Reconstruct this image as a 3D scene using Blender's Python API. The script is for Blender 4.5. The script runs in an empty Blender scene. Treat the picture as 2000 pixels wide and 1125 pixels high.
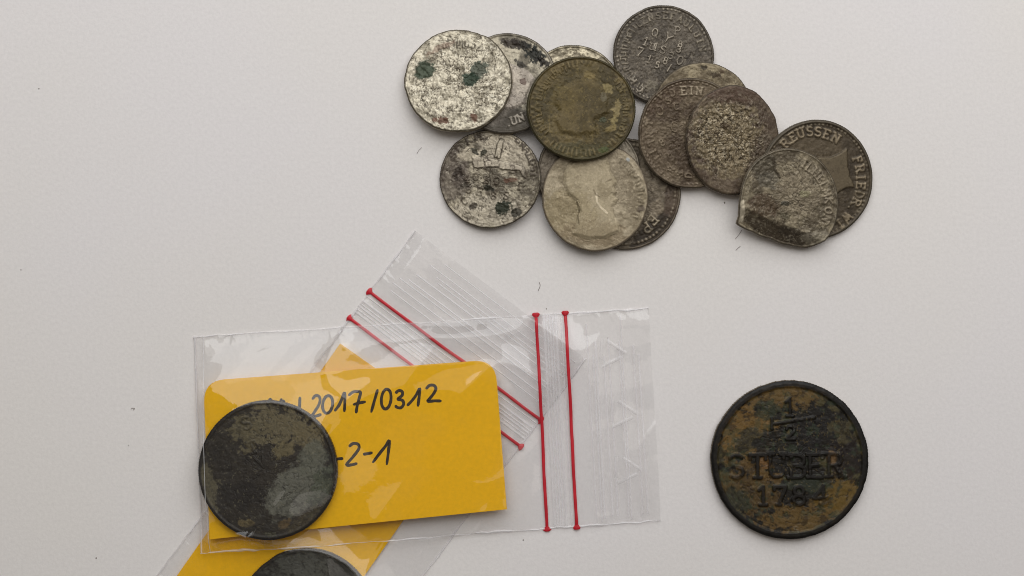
import bpy, math, random
import numpy as np
from mathutils import Vector, Matrix

# ------------------------------------------------------------------ camera, light, exposure
scene = bpy.context.scene
MM = 0.001
PX = 0.0001                       # one photo pixel (of 2000 x 1125) is a tenth of a millimetre on the paper
HCAM = 0.30

cam_d = bpy.data.cameras.new("camera")
cam_d.sensor_width = 36.0
cam_d.lens = 36.0 * HCAM / (2000 * PX)
cam_d.clip_start = 0.01
cam_d.clip_end = 20.0
cam = bpy.data.objects.new("camera", cam_d)
scene.collection.objects.link(cam)
cam.location = (0, 0, HCAM)
scene.camera = cam

world = bpy.data.worlds.new("World")
scene.world = world
world.use_nodes = True
bg = world.node_tree.nodes["Background"]
bg.inputs[0].default_value = (1.0, 0.90, 0.78, 1)
bg.inputs[1].default_value = 0.075


def area_lamp(name, loc, size, power, color):
    d = bpy.data.lights.new(name, 'AREA')
    d.shape = 'RECTANGLE'
    d.size, d.size_y = size
    d.energy = power
    d.color = color
    o = bpy.data.objects.new(name, d)
    o.location = loc
    o.rotation_euler = (Vector((0, 0, 0)) - Vector(loc)).to_track_quat('-Z', 'Y').to_euler()
    scene.collection.objects.link(o)
    return o


area_lamp("window_light", (0.04, 0.29, 0.32), (0.72, 0.48), 2.15, (0.97, 0.985, 1.0))
area_lamp("ceiling_bounce_fill", (0.10, 0.28, 0.85), (1.00, 0.70), 1.55, (1.0, 0.93, 0.85))  # added unseen fill standing in for ceiling bounce, placed to whiten the bag film

scene.view_settings.view_transform = 'Standard'
scene.view_settings.look = 'None'
scene.view_settings.gamma = 1.0
scene.view_settings.exposure = 0.0
scene.view_settings.use_curve_mapping = False
scene.cycles.transparent_max_bounces = 24
scene.cycles.max_bounces = 12
scene.cycles.filter_width = 1.0

C = scene.collection


# ------------------------------------------------------------------ helpers
def at(px, py, z=0.0):
    k = PX * (HCAM - z) / HCAM
    return ((px - 1000) * k, (562.5 - py) * k)


def lin(c):
    c = np.asarray(c, float) / 255.0
    return np.where(c <= 0.04045, c / 12.92, ((c + 0.055) / 1.055) ** 2.4)


def sstep(a, b, x):
    t = np.clip((x - a) / (b - a), 0, 1)
    return t * t * (3 - 2 * t)


_rng = np.random.RandomState(7)
_perm = _rng.permutation(512)
_vals = _rng.rand(512)


def vnoise(x, y, seed=0):
    xi = np.floor(x).astype(int); yi = np.floor(y).astype(int)
    fx = x - xi; fy = y - yi
    fx = fx * fx * fx * (fx * (fx * 6 - 15) + 10); fy = fy * fy * fy * (fy * (fy * 6 - 15) + 10)
    def h(a, b):
        return _vals[_perm[(_perm[(a + seed * 17) % 512] + b * 3 + seed * 31) % 512]]
    return (h(xi, yi) * (1 - fx) + h(xi + 1, yi) * fx) * (1 - fy) + (h(xi, yi + 1) * (1 - fx) + h(xi + 1, yi + 1) * fx) * fy


def fbm(x, y, seed=0, octs=4, gain=0.5):
    s = 0; a = 1; n = 0
    ca, sa = math.cos(0.6), math.sin(0.6)
    for i in range(octs):
        s = s + a * vnoise(x, y, seed + i * 5); n += a
        x, y = 2.03 * (ca * x - sa * y), 2.03 * (sa * x + ca * y)
        a *= gain
    return s / n


def ridge(x, y, seed=0, octs=2):
    return 1 - np.abs(2 * fbm(x, y, seed, octs, 0.45) - 1)


def link_mesh(name, verts, faces, mat=None, parent=None, smooth=True, loc=None, attrs=None):
    me = bpy.data.meshes.new(name)
    verts = np.asarray(verts, np.float32)
    if isinstance(faces, np.ndarray):
        n, k = faces.shape
        me.vertices.add(len(verts)); me.vertices.foreach_set("co", verts.ravel())
        me.loops.add(n * k); me.loops.foreach_set("vertex_index", faces.ravel().astype(np.int32))
        me.polygons.add(n)
        me.polygons.foreach_set("loop_start", (np.arange(n) * k).astype(np.int32))
    else:
        me.from_pydata([tuple(map(float, v)) for v in verts], [], faces)
    me.update(calc_edges=True)
    me.validate()
    if smooth:
        me.polygons.foreach_set("use_smooth", np.ones(len(me.polygons), bool))
    for k, v in (attrs or {}).items():
        v = np.asarray(v, np.float32)
        if v.ndim == 2:
            a = me.attributes.new(k, 'FLOAT_COLOR', 'POINT')
            a.data.foreach_set("color", np.concatenate([v, np.ones((len(v), 1), np.float32)], 1).ravel())
        else:
            a = me.attributes.new(k, 'FLOAT', 'POINT'); a.data.foreach_set("value", v)
    if mat: me.materials.append(mat)
    o = bpy.data.objects.new(name, me)
    C.objects.link(o)
    if parent: o.parent = parent
    if loc is not None: o.location = loc
    return o


def tag(o, label, cat, group=None):
    o["label"] = label; o["category"] = cat
    if group: o["group"] = group
    return o


def grid_faces(nu, nv):
    i = np.arange(nu - 1)[:, None]; j = np.arange(nv - 1)[None, :]
    a = i * nv + j
    return np.stack([a, a + nv, a + nv + 1, a + 1], -1).reshape(-1, 4)


# ------------------------------------------------------------------ materials
def new_mat(name):
    m = bpy.data.materials.new(name); m.use_nodes = True
    nt = m.node_tree; nt.nodes.clear()
    out = nt.nodes.new("ShaderNodeOutputMaterial")
    return m, nt, out


def N(nt, t, **kw):
    n = nt.nodes.new(t)
    for k, v in kw.items():
        if k.startswith("i_"):
            key = k[2:]
            n.inputs[int(key) if key.isdigit() else key.replace("_", " ")].default_value = v
        else:
            setattr(n, k, v)
    return n


def mat_paper():
    m, nt, out = new_mat("matte_white_paper"); L = nt.links
    b = N(nt, "ShaderNodeBsdfPrincipled", i_Roughness=0.85)
    b.inputs["Specular IOR Level"].default_value = 0.15
    tc = N(nt, "ShaderNodeTexCoord")
    n1 = N(nt, "ShaderNodeTexNoise", i_Scale=14.0, i_Detail=2.0)
    n2 = N(nt, "ShaderNodeTexNoise", i_Scale=1500.0, i_Detail=4.0, i_Roughness=0.65)
    L.new(tc.outputs["Object"], n1.inputs["Vector"]); L.new(tc.outputs["Object"], n2.inputs["Vector"])
    r1 = N(nt, "ShaderNodeValToRGB")
    r1.color_ramp.elements[0].position = 0.35; r1.color_ramp.elements[0].color = (0.835, 0.80, 0.768, 1)
    r1.color_ramp.elements[1].position = 0.65; r1.color_ramp.elements[1].color = (0.835, 0.802, 0.795, 1)
    L.new(n1.outputs["Fac"], r1.inputs[0])
    r2 = N(nt, "ShaderNodeMapRange", i_From_Min=0.3, i_From_Max=0.7, i_To_Min=0.95, i_To_Max=1.03)
    L.new(n2.outputs["Fac"], r2.inputs[0])
    mx = N(nt, "ShaderNodeVectorMath", operation='SCALE')
    L.new(r1.outputs[0], mx.inputs[0]); L.new(r2.outputs[0], mx.inputs["Scale"])
    L.new(mx.outputs[0], b.inputs["Base Color"])
    bp = N(nt, "ShaderNodeBump", i_Strength=0.35, i_Distance=0.00008)
    L.new(n2.outputs["Fac"], bp.inputs["Height"]); L.new(bp.outputs[0], b.inputs["Normal"])
    L.new(b.outputs[0], out.inputs[0])
    return m


def mat_coin(name, metallic, rough, grain, bump):
    """aged metal: patina colour from the 'patina' attribute, fine grain and pitting from noise"""
    m, nt, out = new_mat(name); L = nt.links
    b = N(nt, "ShaderNodeBsdfPrincipled", i_Metallic=metallic)
    b.inputs["Specular IOR Level"].default_value = 0.28
    at_ = N(nt, "ShaderNodeAttribute", attribute_name="patina_and_glare")
    tc = N(nt, "ShaderNodeTexCoord")
    n = N(nt, "ShaderNodeTexNoise", i_Scale=2600.0, i_Detail=3.0, i_Roughness=0.7)
    n3 = N(nt, "ShaderNodeTexNoise", i_Scale=900.0, i_Detail=2.0)
    L.new(tc.outputs["Object"], n.inputs["Vector"]); L.new(tc.outputs["Object"], n3.inputs["Vector"])
    mr = N(nt, "ShaderNodeMapRange", i_From_Min=0.3, i_From_Max=0.7, i_To_Min=1 - grain, i_To_Max=1 + grain)
    L.new(n.outputs["Fac"], mr.inputs[0])
    sc = N(nt, "ShaderNodeVectorMath", operation='SCALE')
    L.new(at_.outputs["Color"], sc.inputs[0]); L.new(mr.outputs[0], sc.inputs["Scale"])
    L.new(sc.outputs[0], b.inputs["Base Color"])
    rr = N(nt, "ShaderNodeMapRange", i_From_Min=0.3, i_From_Max=0.7, i_To_Min=rough - 0.1, i_To_Max=rough + 0.12)
    L.new(n3.outputs["Fac"], rr.inputs[0]); L.new(rr.outputs[0], b.inputs["Roughness"])
    bp = N(nt, "ShaderNodeBump", i_Strength=bump, i_Distance=0.00012)
    L.new(n.outputs["Fac"], bp.inputs["Height"]); L.new(bp.outputs[0], b.inputs["Normal"])
    L.new(b.outputs[0], out.inputs[0])
    return m


def mat_plain(name, rgb, rough=0.6, spec=0.3, grain=0.0, gscale=1200.0):
    m, nt, out = new_mat(name); L = nt.links
    b = N(nt, "ShaderNodeBsdfPrincipled", i_Roughness=rough)
    b.inputs["Specular IOR Level"].default_value = spec
    tc = N(nt, "ShaderNodeTexCoord")
    n = N(nt, "ShaderNodeTexNoise", i_Scale=gscale, i_Detail=4.0, i_Roughness=0.6)
    L.new(tc.outputs["Object"], n.inputs["Vector"])
    mr = N(nt, "ShaderNodeMapRange", i_From_Min=0.3, i_From_Max=0.7, i_To_Min=1 - grain, i_To_Max=1 + grain)
    L.new(n.outputs["Fac"], mr.inputs[0])
    sc = N(nt, "ShaderNodeVectorMath", operation='SCALE')
    sc.inputs[0].default_value = rgb
    L.new(mr.outputs[0], sc.inputs["Scale"]); L.new(sc.outputs[0], b.inputs["Base Color"])
    bp = N(nt, "ShaderNodeBump", i_Strength=0.2, i_Distance=0.00005)
    L.new(n.outputs["Fac"], bp.inputs["Height"]); L.new(bp.outputs[0], b.inputs["Normal"])
    L.new(b.outputs[0], out.inputs[0])
    return m


def mat_film(name, base_haze, rough, spec, trans=0.75):
    """clear polythene: mostly transparent, a little cloudy where the 'haze' attribute says so, with a glossy skin"""
    m, nt, out = new_mat(name); L = nt.links
    tr = N(nt, "ShaderNodeBsdfTransparent"); tr.inputs[0].default_value = (0.995, 0.995, 0.995, 1)
    df = N(nt, "ShaderNodeBsdfDiffuse"); df.inputs[0].default_value = (0.97, 0.95, 0.97, 1)
    tl = N(nt, "ShaderNodeBsdfTranslucent"); tl.inputs[0].default_value = (0.97, 0.95, 0.97, 1)
    cl = N(nt, "ShaderNodeMixShader", i_0=trans)
    L.new(df.outputs[0], cl.inputs[1]); L.new(tl.outputs[0], cl.inputs[2])
    hz = N(nt, "ShaderNodeAttribute", attribute_name="haze")
    ad = N(nt, "ShaderNodeMath", operation='ADD', i_1=base_haze, use_clamp=True)
    L.new(hz.outputs["Fac"], ad.inputs[0])
    m1 = N(nt, "ShaderNodeMixShader")
    L.new(ad.outputs[0], m1.inputs[0]); L.new(tr.outputs[0], m1.inputs[1]); L.new(cl.outputs[0], m1.inputs[2])
    gl = N(nt, "ShaderNodeBsdfGlossy", i_Roughness=rough)
    tc = N(nt, "ShaderNodeTexCoord")
    n = N(nt, "ShaderNodeTexNoise", i_Scale=700.0, i_Detail=2.0)
    L.new(tc.outputs["Object"], n.inputs["Vector"])
    bp = N(nt, "ShaderNodeBump", i_Strength=0.12, i_Distance=0.0001)
    L.new(n.outputs["Fac"], bp.inputs["Height"]); L.new(bp.outputs[0], gl.inputs["Normal"])
    # Schlick reflectance of a thin sheet, the same from either side
    ge = N(nt, "ShaderNodeNewGeometry")
    dt = N(nt, "ShaderNodeVectorMath", operation='DOT_PRODUCT')
    L.new(ge.outputs["Normal"], dt.inputs[0]); L.new(ge.outputs["Incoming"], dt.inputs[1])
    ab = N(nt, "ShaderNodeMath", operation='ABSOLUTE'); L.new(dt.outputs["Value"], ab.inputs[0])
    om = N(nt, "ShaderNodeMath", operation='SUBTRACT', i_0=1.0); L.new(ab.outputs[0], om.inputs[1])
    pw = N(nt, "ShaderNodeMath", operation='POWER', i_1=5.0); L.new(om.outputs[0], pw.inputs[0])
    sc = N(nt, "ShaderNodeMath", operation='MULTIPLY_ADD', i_1=0.9, i_2=0.04 * spec, use_clamp=True)
    L.new(pw.outputs[0], sc.inputs[0])
    m2 = N(nt, "ShaderNodeMixShader")
    L.new(sc.outputs[0], m2.inputs[0]); L.new(m1.outputs[0], m2.inputs[1]); L.new(gl.outputs[0], m2.inputs[2])
    L.new(m2.outputs[0], out.inputs[0])
    return m


M_PAPER = mat_paper()
M_SILVER = mat_coin("aged_silver", 0.25, 0.46, 0.10, 0.30)
M_COPPER = mat_coin("aged_copper", 0.05, 0.48, 0.14, 0.30)
M_CARD = mat_plain("yellow_card", (0.92, 0.50, 0.0), 0.62, 0.25, 0.05)
M_INK = mat_plain("black_ink", (0.030, 0.022, 0.014), 0.45, 0.3, 0.1)
M_RED = mat_plain("red_plastic", (0.56, 0.018, 0.032), 0.4, 0.4, 0.12, 300.0)
M_FIBRE = mat_plain("dark_fibre", (0.20, 0.17, 0.15), 0.7, 0.2, 0.1)
M_FILM = mat_film("clear_polythene", 0.018, 0.04, 1.6)
M_FILM_BACK = mat_film("clear_polythene_back", 0.01, 0.12, 0.3)
M_RIB = mat_film("cloudy_polythene", 0.30, 0.25, 0.8, 0.25)
M_MARK = mat_film("pressed_polythene", 0.14, 0.3, 1.2, 0.3)
M_SEAM = mat_film("white_welded_polythene", 0.45, 0.2, 1.5, 0.25)

# ------------------------------------------------------------------ the sheet everything lies on
s = 0.45
n = 41
gx, gy = np.meshgrid(np.linspace(-s, s, n), np.linspace(-s, s, n), indexing='ij')
paper = link_mesh("paper_sheet", np.stack([gx.ravel(), gy.ravel(), 0 * gx.ravel()], 1), grid_faces(n, n), M_PAPER)
paper["kind"] = "structure"
paper["label"] = "plain matte white paper the coins and bags lie on"

# ------------------------------------------------------------------ stroke lettering for the coins
def _arc(cx, cy, rx, ry, a0, a1, k=9):
    return [(cx + rx * math.cos(math.radians(a0 + (a1 - a0) * i / (k - 1))), cy + ry * math.sin(math.radians(a0 + (a1 - a0) * i / (k - 1)))) for i in range(k)]


FONT = {
 'A': [[(0, 0), (.35, 1), (.7, 0)], [(.14, .38), (.56, .38)]],
 'B': [[(.08, 0), (.08, 1), (.4, 1)] + _arc(.4, .76, .25, .24, 90, -90, 7) + [(.08, .52)], [(.4, .52)] + _arc(.42, .26, .27, .26, 90, -90, 7) + [(.08, 0)]],
 'C': [_arc(.4, .5, .36, .5, 50, 310, 12)],
 'D': [[(.08, 0), (.08, 1), (.3, 1)] + _arc(.3, .5, .38, .5, 90, -90, 9) + [(.08, 0)]],
 'E': [[(.62, .85), (.62, 1), (.08, 1), (.08, 0), (.64, 0), (.64, .15)], [(.08, .52), (.45, .52)]],
 'F': [[(.62, .85), (.62, 1), (.08, 1), (.08, 0)], [(.08, .52), (.45, .52)]],
 'G': [_arc(.4, .5, .36, .5, 50, 330, 12) + [(.7, .42), (.45, .42)]],
 'H': [[(.05, 0), (.05, 1)], [(.65, 0), (.65, 1)], [(.05, .5), (.65, .5)]],
 'I': [[(.35, 0), (.35, 1)], [(.22, 0), (.48, 0)], [(.22, 1), (.48, 1)]],
 'J': [[(.5, 1), (.5, .2), (.35, 0), (.12, .1)]],
 'K': [[(.08, 0), (.08, 1)], [(.62, 1), (.1, .48), (.66, 0)]],
 'L': [[(.08, 1), (.08, 0), (.62, 0), (.62, .15)]],
 'M': [[(0, 0), (.08, 1), (.38, .2), (.68, 1), (.78, 0)]],
 'N': [[(.05, 0), (.05, 1), (.65, 0), (.65, 1)]],
 'O': [_arc(.36, .5, .35, .5, 0, 360, 15)],
 'P': [[(.08, 0), (.08, 1), (.38, 1)] + _arc(.38, .73, .27, .27, 90, -90, 7) + [(.08, .46)]],
 'Q': [_arc(.36, .5, .35, .5, 0, 360, 15), [(.45, .2), (.75, -.1)]],
 'R': [[(.08, 0), (.08, 1), (.38, 1)] + _arc(.38, .75, .25, .25, 90, -90, 7) + [(.08, .5)], [(.35, .5), (.68, 0)]],
 'S': [_arc(.35, .75, .29, .25, 40, 270, 9) + _arc(.35, .25, .31, .25, 90, -140, 9)],
 'T': [[(.35, 0), (.35, 1)], [(0, .82), (0, 1), (.7, 1), (.7, .82)]],
 'U': [[(.06, 1), (.06, .3)] + _arc(.35, .28, .29, .28, 180, 360, 8) + [(.64, 1)]],
 'V': [[(0, 1), (.35, 0), (.7, 1)]],
 'W': [[(0, 1), (.2, 0), (.42, .8), (.64, 0), (.84, 1)]],
 'Y': [[(0, 1), (.35, .5), (.7, 1)], [(.35, .5), (.35, 0)]],
 'Z': [[(.05, 1), (.65, 1), (.05, 0), (.65, 0)]],
 '0': [_arc(.35, .5, .31, .5, 0, 360, 15)],
 '1': [[(.12, .8), (.36, 1), (.36, 0)], [(.18, 0), (.54, 0)]],
 '2': [_arc(.34, .72, .3, .28, 170, -30, 8) + [(.04, 0), (.66, 0)]],
 '3': [_arc(.32, .75, .28, .25, 150, -90, 8) + _arc(.32, .26, .32, .26, 90, -150, 9)],
 '4': [[(.5, 0), (.5, 1), (.02, .32), (.7, .32)]],
 '5': [[(.6, 1), (.12, 1), (.1, .55)] + _arc(.32, .3, .31, .3, 110, -150, 9)],
 '7': [[(.02, .82), (.04, 1), (.66, 1), (.26, 0)]],
 '8': [_arc(.35, .76, .26, .24, 0, 360, 12), _arc(.35, .26, .31, .26, 0, 360, 12)],
 '.': [[(.3, .05), (.36, .05)]],
 '/': [[(.1, 0), (.6, 1)]],
 '-': [[(.05, .5), (.65, .5)]],
}


for _c, _sf in {'U': [(-.08, 1, .2, 1), (.5, 1, .78, 1)], 'R': [(-.05, 0, .22, 0), (.58, 0, .82, 0), (-.05, 1, .1, 1)], 'B': [(-.05, 0, .1, 0), (-.05, 1, .1, 1)],
                'N': [(-.06, 0, .16, 0), (.54, 1, .78, 1), (-.06, 1, .1, 1)], 'F': [(-.05, 0, .22, 0)], 'P': [(-.05, 0, .22, 0), (-.05, 1, .1, 1)], 'H': [(-.06, 0, .16, 0), (-.06, 1, .16, 1), (.54, 0, .76, 0), (.54, 1, .76, 1)],
                'E': [(-.04, 0, .1, 0), (-.04, 1, .1, 1)], '4': [(.36, 0, .64, 0)], '7': [(.16, 0, .38, 0)], 'T': [(.2, 0, .5, 0)]}.items():
    FONT[_c] = FONT[_c] + [[(a, b), (c, d)] for a, b, c, d in _sf]


def glyph_segs(ch, px, py, size, rot):
    """segments in photo pixels (y down) for a character whose middle sits at px, py"""
    out = []
    ca, sa = math.cos(math.radians(rot)), math.sin(math.radians(rot))
    for st in FONT.get(ch, []):
        pts = []
        for (x, y) in st:
            lx, ly = (x - 0.35) * size, (y - 0.5) * size
            pts.append((px + ca * lx - sa * ly, py - (sa * lx + ca * ly)))
        out += [(pts[i], pts[i + 1]) for i in range(len(pts) - 1)]
    return out


def zoom(ox, oy, sc, items, size):
    """characters measured on an enlargement: (char, zx, zy, rot[, size])"""
    segs = []
    for it in items:
        ch, zx, zy, rot = it[:4]
        sz = it[4] if len(it) > 4 else size
        segs += glyph_segs(ch, ox + zx / sc, oy + zy / sc, sz, rot)
    return segs


def zsegs(ox, oy, sc, lines):
    out = []
    for ln in lines:
        p = [(ox + x / sc, oy + y / sc) for x, y in ln]
        out += [(p[i], p[i + 1]) for i in range(len(p) - 1)]
    return out


def zpoly(ox, oy, sc, pts):
    return [(ox + x / sc, oy + y / sc) for x, y in pts]


def arc_text(text, cx, cy, r, a0, step, size, inward=False):
    segs = []
    for i, ch in enumerate(text):
        a = math.radians(a0 + step * i)
        rot = (a0 + step * i) - 90 if not inward else (a0 + step * i) + 90
        segs += glyph_segs(ch, cx + r * math.cos(a), cy - r * math.sin(a), size, rot)
    return segs


def marks(cx, cy, r0, r1, a0, a1, n, seed):
    """worn, unreadable remains of a legend: short strokes along an arc"""
    rs = np.random.RandomState(seed); out = []
    for i in range(n):
        a = math.radians(a0 + (a1 - a0) * (i + 0.6 * rs.rand()) / n); w = 0.06 * (rs.rand() - 0.5)
        q0 = r0 + (r1 - r0) * 0.35 * rs.rand(); q1 = r1 - (r1 - r0) * 0.35 * rs.rand()
        p0 = (cx + q0 * math.cos(a), cy - q0 * math.sin(a)); p1 = (cx + q1 * math.cos(a + w), cy - q1 * math.sin(a + w))
        out.append((p0, p1))
        if rs.rand() < 0.45:
            e = a + (0.05 + 0.04 * rs.rand()) * (1 if rs.rand() < .5 else -1); q = q0 if rs.rand() < .5 else q1
            out.append(((cx + q * math.cos(a), cy - q * math.sin(a)), (cx + q * math.cos(e), cy - q * math.sin(e))))
    return out


def seg_dist(P, segs):
    d = np.full(len(P), 1e9)
    for (a, b) in segs:
        a = np.array(a); b = np.array(b); ab = b - a
        lo = np.minimum(a, b) - 9; hi = np.maximum(a, b) + 9
        m = np.where((P[:, 0] > lo[0]) & (P[:, 0] < hi[0]) & (P[:, 1] > lo[1]) & (P[:, 1] < hi[1]))[0]
        if len(m) == 0: continue
        Q = P[m]
        t = np.clip(((Q - a) @ ab) / max(ab @ ab, 1e-9), 0, 1)
        q = Q - (a + t[:, None] * ab)
        d[m] = np.minimum(d[m], np.hypot(q[:, 0], q[:, 1]))
    return d


def poly_sd(P, poly):
    """signed distance, positive inside"""
    n = len(poly); d = np.full(len(P), 1e9); ins = np.zeros(len(P), bool)
    for i in range(n):
        a = np.array(poly[i]); b = np.array(poly[(i + 1) % n]); ab = b - a
        t = np.clip(((P - a) @ ab) / max(ab @ ab, 1e-9), 0, 1)
        q = P - (a + t[:, None] * ab)
        d = np.minimum(d, np.hypot(q[:, 0], q[:, 1]))
        c = (a[1] > P[:, 1]) != (b[1] > P[:, 1])
        xi = a[0] + (P[:, 1] - a[1]) * ab[0] / (ab[1] if abs(ab[1]) > 1e-9 else 1e-9)
        ins ^= c & (P[:, 0] < xi)
    return np.where(ins, d, -d)


# ------------------------------------------------------------------ resting: the lowest plane that clears what is already there
def rest_plane(cx, cy, pts, sup):
    """lowest plane z0+a*dx+b*dy over the centre that stays above all support samples"""
    D = np.stack([np.ones(len(pts)), pts[:, 0] - cx, pts[:, 1] - cy], 1)
    r = np.hypot(D[:, 1], D[:, 2]); far = np.where(r > 0.93 * r.max())[0]
    ang = np.arctan2(D[far, 2], D[far, 1])
    act = list({far[np.argmin(np.abs(np.angle(np.exp(1j * (ang - q)))))] for q in np.linspace(0, 2 * math.pi, 6, endpoint=False)})
    best = None
    for it in range(40):
        best = None
        for i in range(len(act)):
            for j in range(i + 1, len(act)):
                for k in range(j + 1, len(act)):
                    A = D[[act[i], act[j], act[k]]]
                    if abs(np.linalg.det(A)) < 1e-8: continue
                    p = np.linalg.solve(A, sup[[act[i], act[j], act[k]]])
                    if (D[act] @ p >= sup[act] - 1e-7).all() and (best is None or p[0] < best[0] - 1e-9): best = p
        if best is None: best = np.array([sup.max(), 0, 0]); break
        v = sup - D @ best
        w = int(np.argmax(v))
        if v[w] < 2e-6 or w in act: break
        act.append(w)
        if len(act) > 16:                        # drop the slackest
            sl = D[act] @ best - sup[act]
            act = [act[q] for q in np.argsort(sl)[:12]] + [w]
            act = list(dict.fromkeys(act))
    v = (sup - D @ best).max()
    return best[0] + max(v, 0), best[1], best[2]


PLACED = []      # dict(cx, cy, rx, ry, z, a, b, t)


def support_at(P):
    h = np.zeros(len(P))
    for q in PLACED:
        ins = ((P[:, 0] - q['cx']) / q['rx']) ** 2 + ((P[:, 1] - q['cy']) / q['ry']) ** 2 <= 1.0
        top = q['z'] + q['a'] * (P[:, 0] - q['cx']) + q['b'] * (P[:, 1] - q['cy']) + q['t']
        h = np.where(ins, np.maximum(h, top), h)
    return h


NTH, NR = 300, 84
ILL = 0.78


def coin(label, cx, cy, rx, ry, t=1.0, spec=None, mat=None, group="coins in the heap", plane=None, outline=None, seed=1, drop=None, nth=NTH, nr=NR):
    """one struck coin: polar height field with rim, lettering, relief, pitting; cx.. in photo pixels, t in mm"""
    sp = spec; mat = mat or M_SILVER
    th = np.linspace(0, 2 * math.pi, nth, endpoint=False)
    # outline radius in photo pixels
    if outline is not None:
        o = np.array(outline, float); dx = o[:, 0] - cx; dy = cy - o[:, 1]
        an = np.mod(np.arctan2(dy, dx), 2 * math.pi); rr = np.hypot(dx, dy); k = np.argsort(an)
        R = np.interp(th, np.concatenate([an[k] - 2 * math.pi, an[k], an[k] + 2 * math.pi]), np.tile(rr[k], 3))
        for _ in range(2): R = 0.25 * np.roll(R, 1) + 0.5 * R + 0.25 * np.roll(R, -1)
    else:
        R = 1 / np.sqrt((np.cos(th) / rx) ** 2 + (np.sin(th) / ry) ** 2)
    rough_edge = sp.get('edge', 0.010)
    R = R * (1 + rough_edge * (fbm(3 * np.cos(th) + 9, 3 * np.sin(th) + seed, seed, 2) - 0.5) * 2
             + 0.35 * rough_edge * (vnoise(16 * np.cos(th) + 40, 16 * np.sin(th) + seed, seed + 3) - 0.5) * 2)
    rho = np.concatenate([[0.0], np.linspace(0.012, 0.962, nr - 6), [0.975, 0.986, 0.994, 1.0]])
    rho = rho[1:]
    nr_ = len(rho)
    RR = rho[:, None] * R[None, :]
    U = (RR * np.cos(th)[None]).ravel(); V = (RR * np.sin(th)[None]).ravel()
    U = np.append(U, 0.0); V = np.append(V, 0.0)
    rn = np.append(np.repeat(rho, nth), 0.0)                      # 0 centre .. 1 edge
    thv = np.append(np.tile(th, nr_), 0.0)
    P = np.stack([cx + U, cy - V], 1)                              # photo pixels
    X, Y = P[:, 0] / 10.0 + seed * 13.7, P[:, 1] / 10.0 + seed * 7.3  # mm-like noise coordinates

    # ---- relief (mm)
    h = np.zeros(len(P))
    rimw = sp.get('rim', 0.04); rimh = sp.get('rim_h', 0.14)
    rimmask = sstep(1 - rimw - 0.02, 1 - rimw + 0.008, rn) if rimw > 0 else np.zeros(len(P))
    h += rimh * rimmask
    col = np.tile(lin(sp['lo']), (len(P), 1))
    hi = lin(sp['hi'])
    f = fbm(X * sp.get('s1', 0.35), Y * sp.get('s1', 0.35), seed, 4, 0.6)
    w = sstep(0.5 - sp.get('soft', 0.14), 0.5 + sp.get('soft', 0.14), f + sp.get('bias', 0))
    col = col * (1 - w[:, None]) + hi * w[:, None]

    def mixc(c, m):
        nonlocal col
        m = np.clip(m, 0, 1)[:, None]
        col = col * (1 - m) + lin(c) * m

    for b in sp.get('under', []):                                 # broad patina areas, below the relief; on one coin also painted film glare
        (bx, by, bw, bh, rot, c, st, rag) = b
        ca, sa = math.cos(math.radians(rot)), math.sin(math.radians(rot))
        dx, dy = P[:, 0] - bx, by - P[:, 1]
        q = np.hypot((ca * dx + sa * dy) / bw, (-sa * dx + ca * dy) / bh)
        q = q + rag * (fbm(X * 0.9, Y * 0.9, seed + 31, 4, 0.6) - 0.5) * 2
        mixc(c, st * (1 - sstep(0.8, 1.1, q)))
    # raised figures
    for pl in sp.get('polys', []):
        pts, hh, c, st, wd = pl
        sd = poly_sd(P, pts) + 1.2 * (fbm(X * 1.2, Y * 1.2, seed + 41, 2) - 0.5) * 2
        m = sstep(-1.0, wd, sd)
        h += hh * m
        if c is not None: mixc(c, st * sstep(-0.6, 0.9, sd))
        if len(pl) == 5 and sp.get('poly_line'):
            mixc(sp['poly_line'], sp.get('line_st', 0.6) * sstep(1.8, 0.4, np.abs(sd)) * sstep(0.35, 0.55, fbm(X * 0.4, Y * 0.4, seed + 43, 2)))
    # pitting and cracks
    g1 = sp.get('grain', 0.05)
    gn = fbm(X * 0.75 * sp.get('gs', 2.6), Y * 0.75 * sp.get('gs', 2.6), seed + 11, 3, 0.65)
    gmask = np.ones(len(P))
    if 'grain_area' in sp:
        (bx, by, bw) = sp['grain_area']
        gmask = 0.25 + 0.75 * (1 - sstep(0.6, 1.2, np.hypot(P[:, 0] - bx, P[:, 1] - by) / bw))
    h += 0.6 * g1 * gmask * (gn - 0.5) * 2.4
    for (c, scale, thr, st) in sp.get('cracks', []):
        rg = ridge(X * scale, Y * scale, seed + 21, 3)
        patch = sstep(0.35, 0.6, fbm(X * 0.5, Y * 0.5, seed + 25, 3))
        m = sstep(thr, thr + 0.05, rg) * st * gmask * (0.35 + 0.65 * patch)
        mixc(c, m); h -= 0.05 * m
    for (c, scale, thr, st) in sp.get('specks', []):
        nn = fbm(X * scale, Y * scale, seed + 51 + int(scale * 7), 3, 0.7)
        m = sstep(thr, thr + 0.07, nn) * st * 0.7 * gmask
        mixc(c, m)
    # lettering
    for (segs, width, hh, c, st) in sp.get('text', []):
        d = seg_dist(P, segs) + 0.55 * (fbm(X * 2, Y * 2, seed + 61, 2) - 0.5) * 2
        wear = 0.55 + 0.45 * sstep(0.3, 0.6, fbm(X * 0.6, Y * 0.6, seed + 66, 3))
        if sp.get('solid_text'): wear = 0.25 + 0.75 * sstep(0.28, 0.5, fbm(X * 0.25, Y * 0.25, seed + 66, 4))
        m = sstep(width, width * 0.45, d)
        h += hh * m * wear
        mixc(c, st * m * wear)
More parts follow.
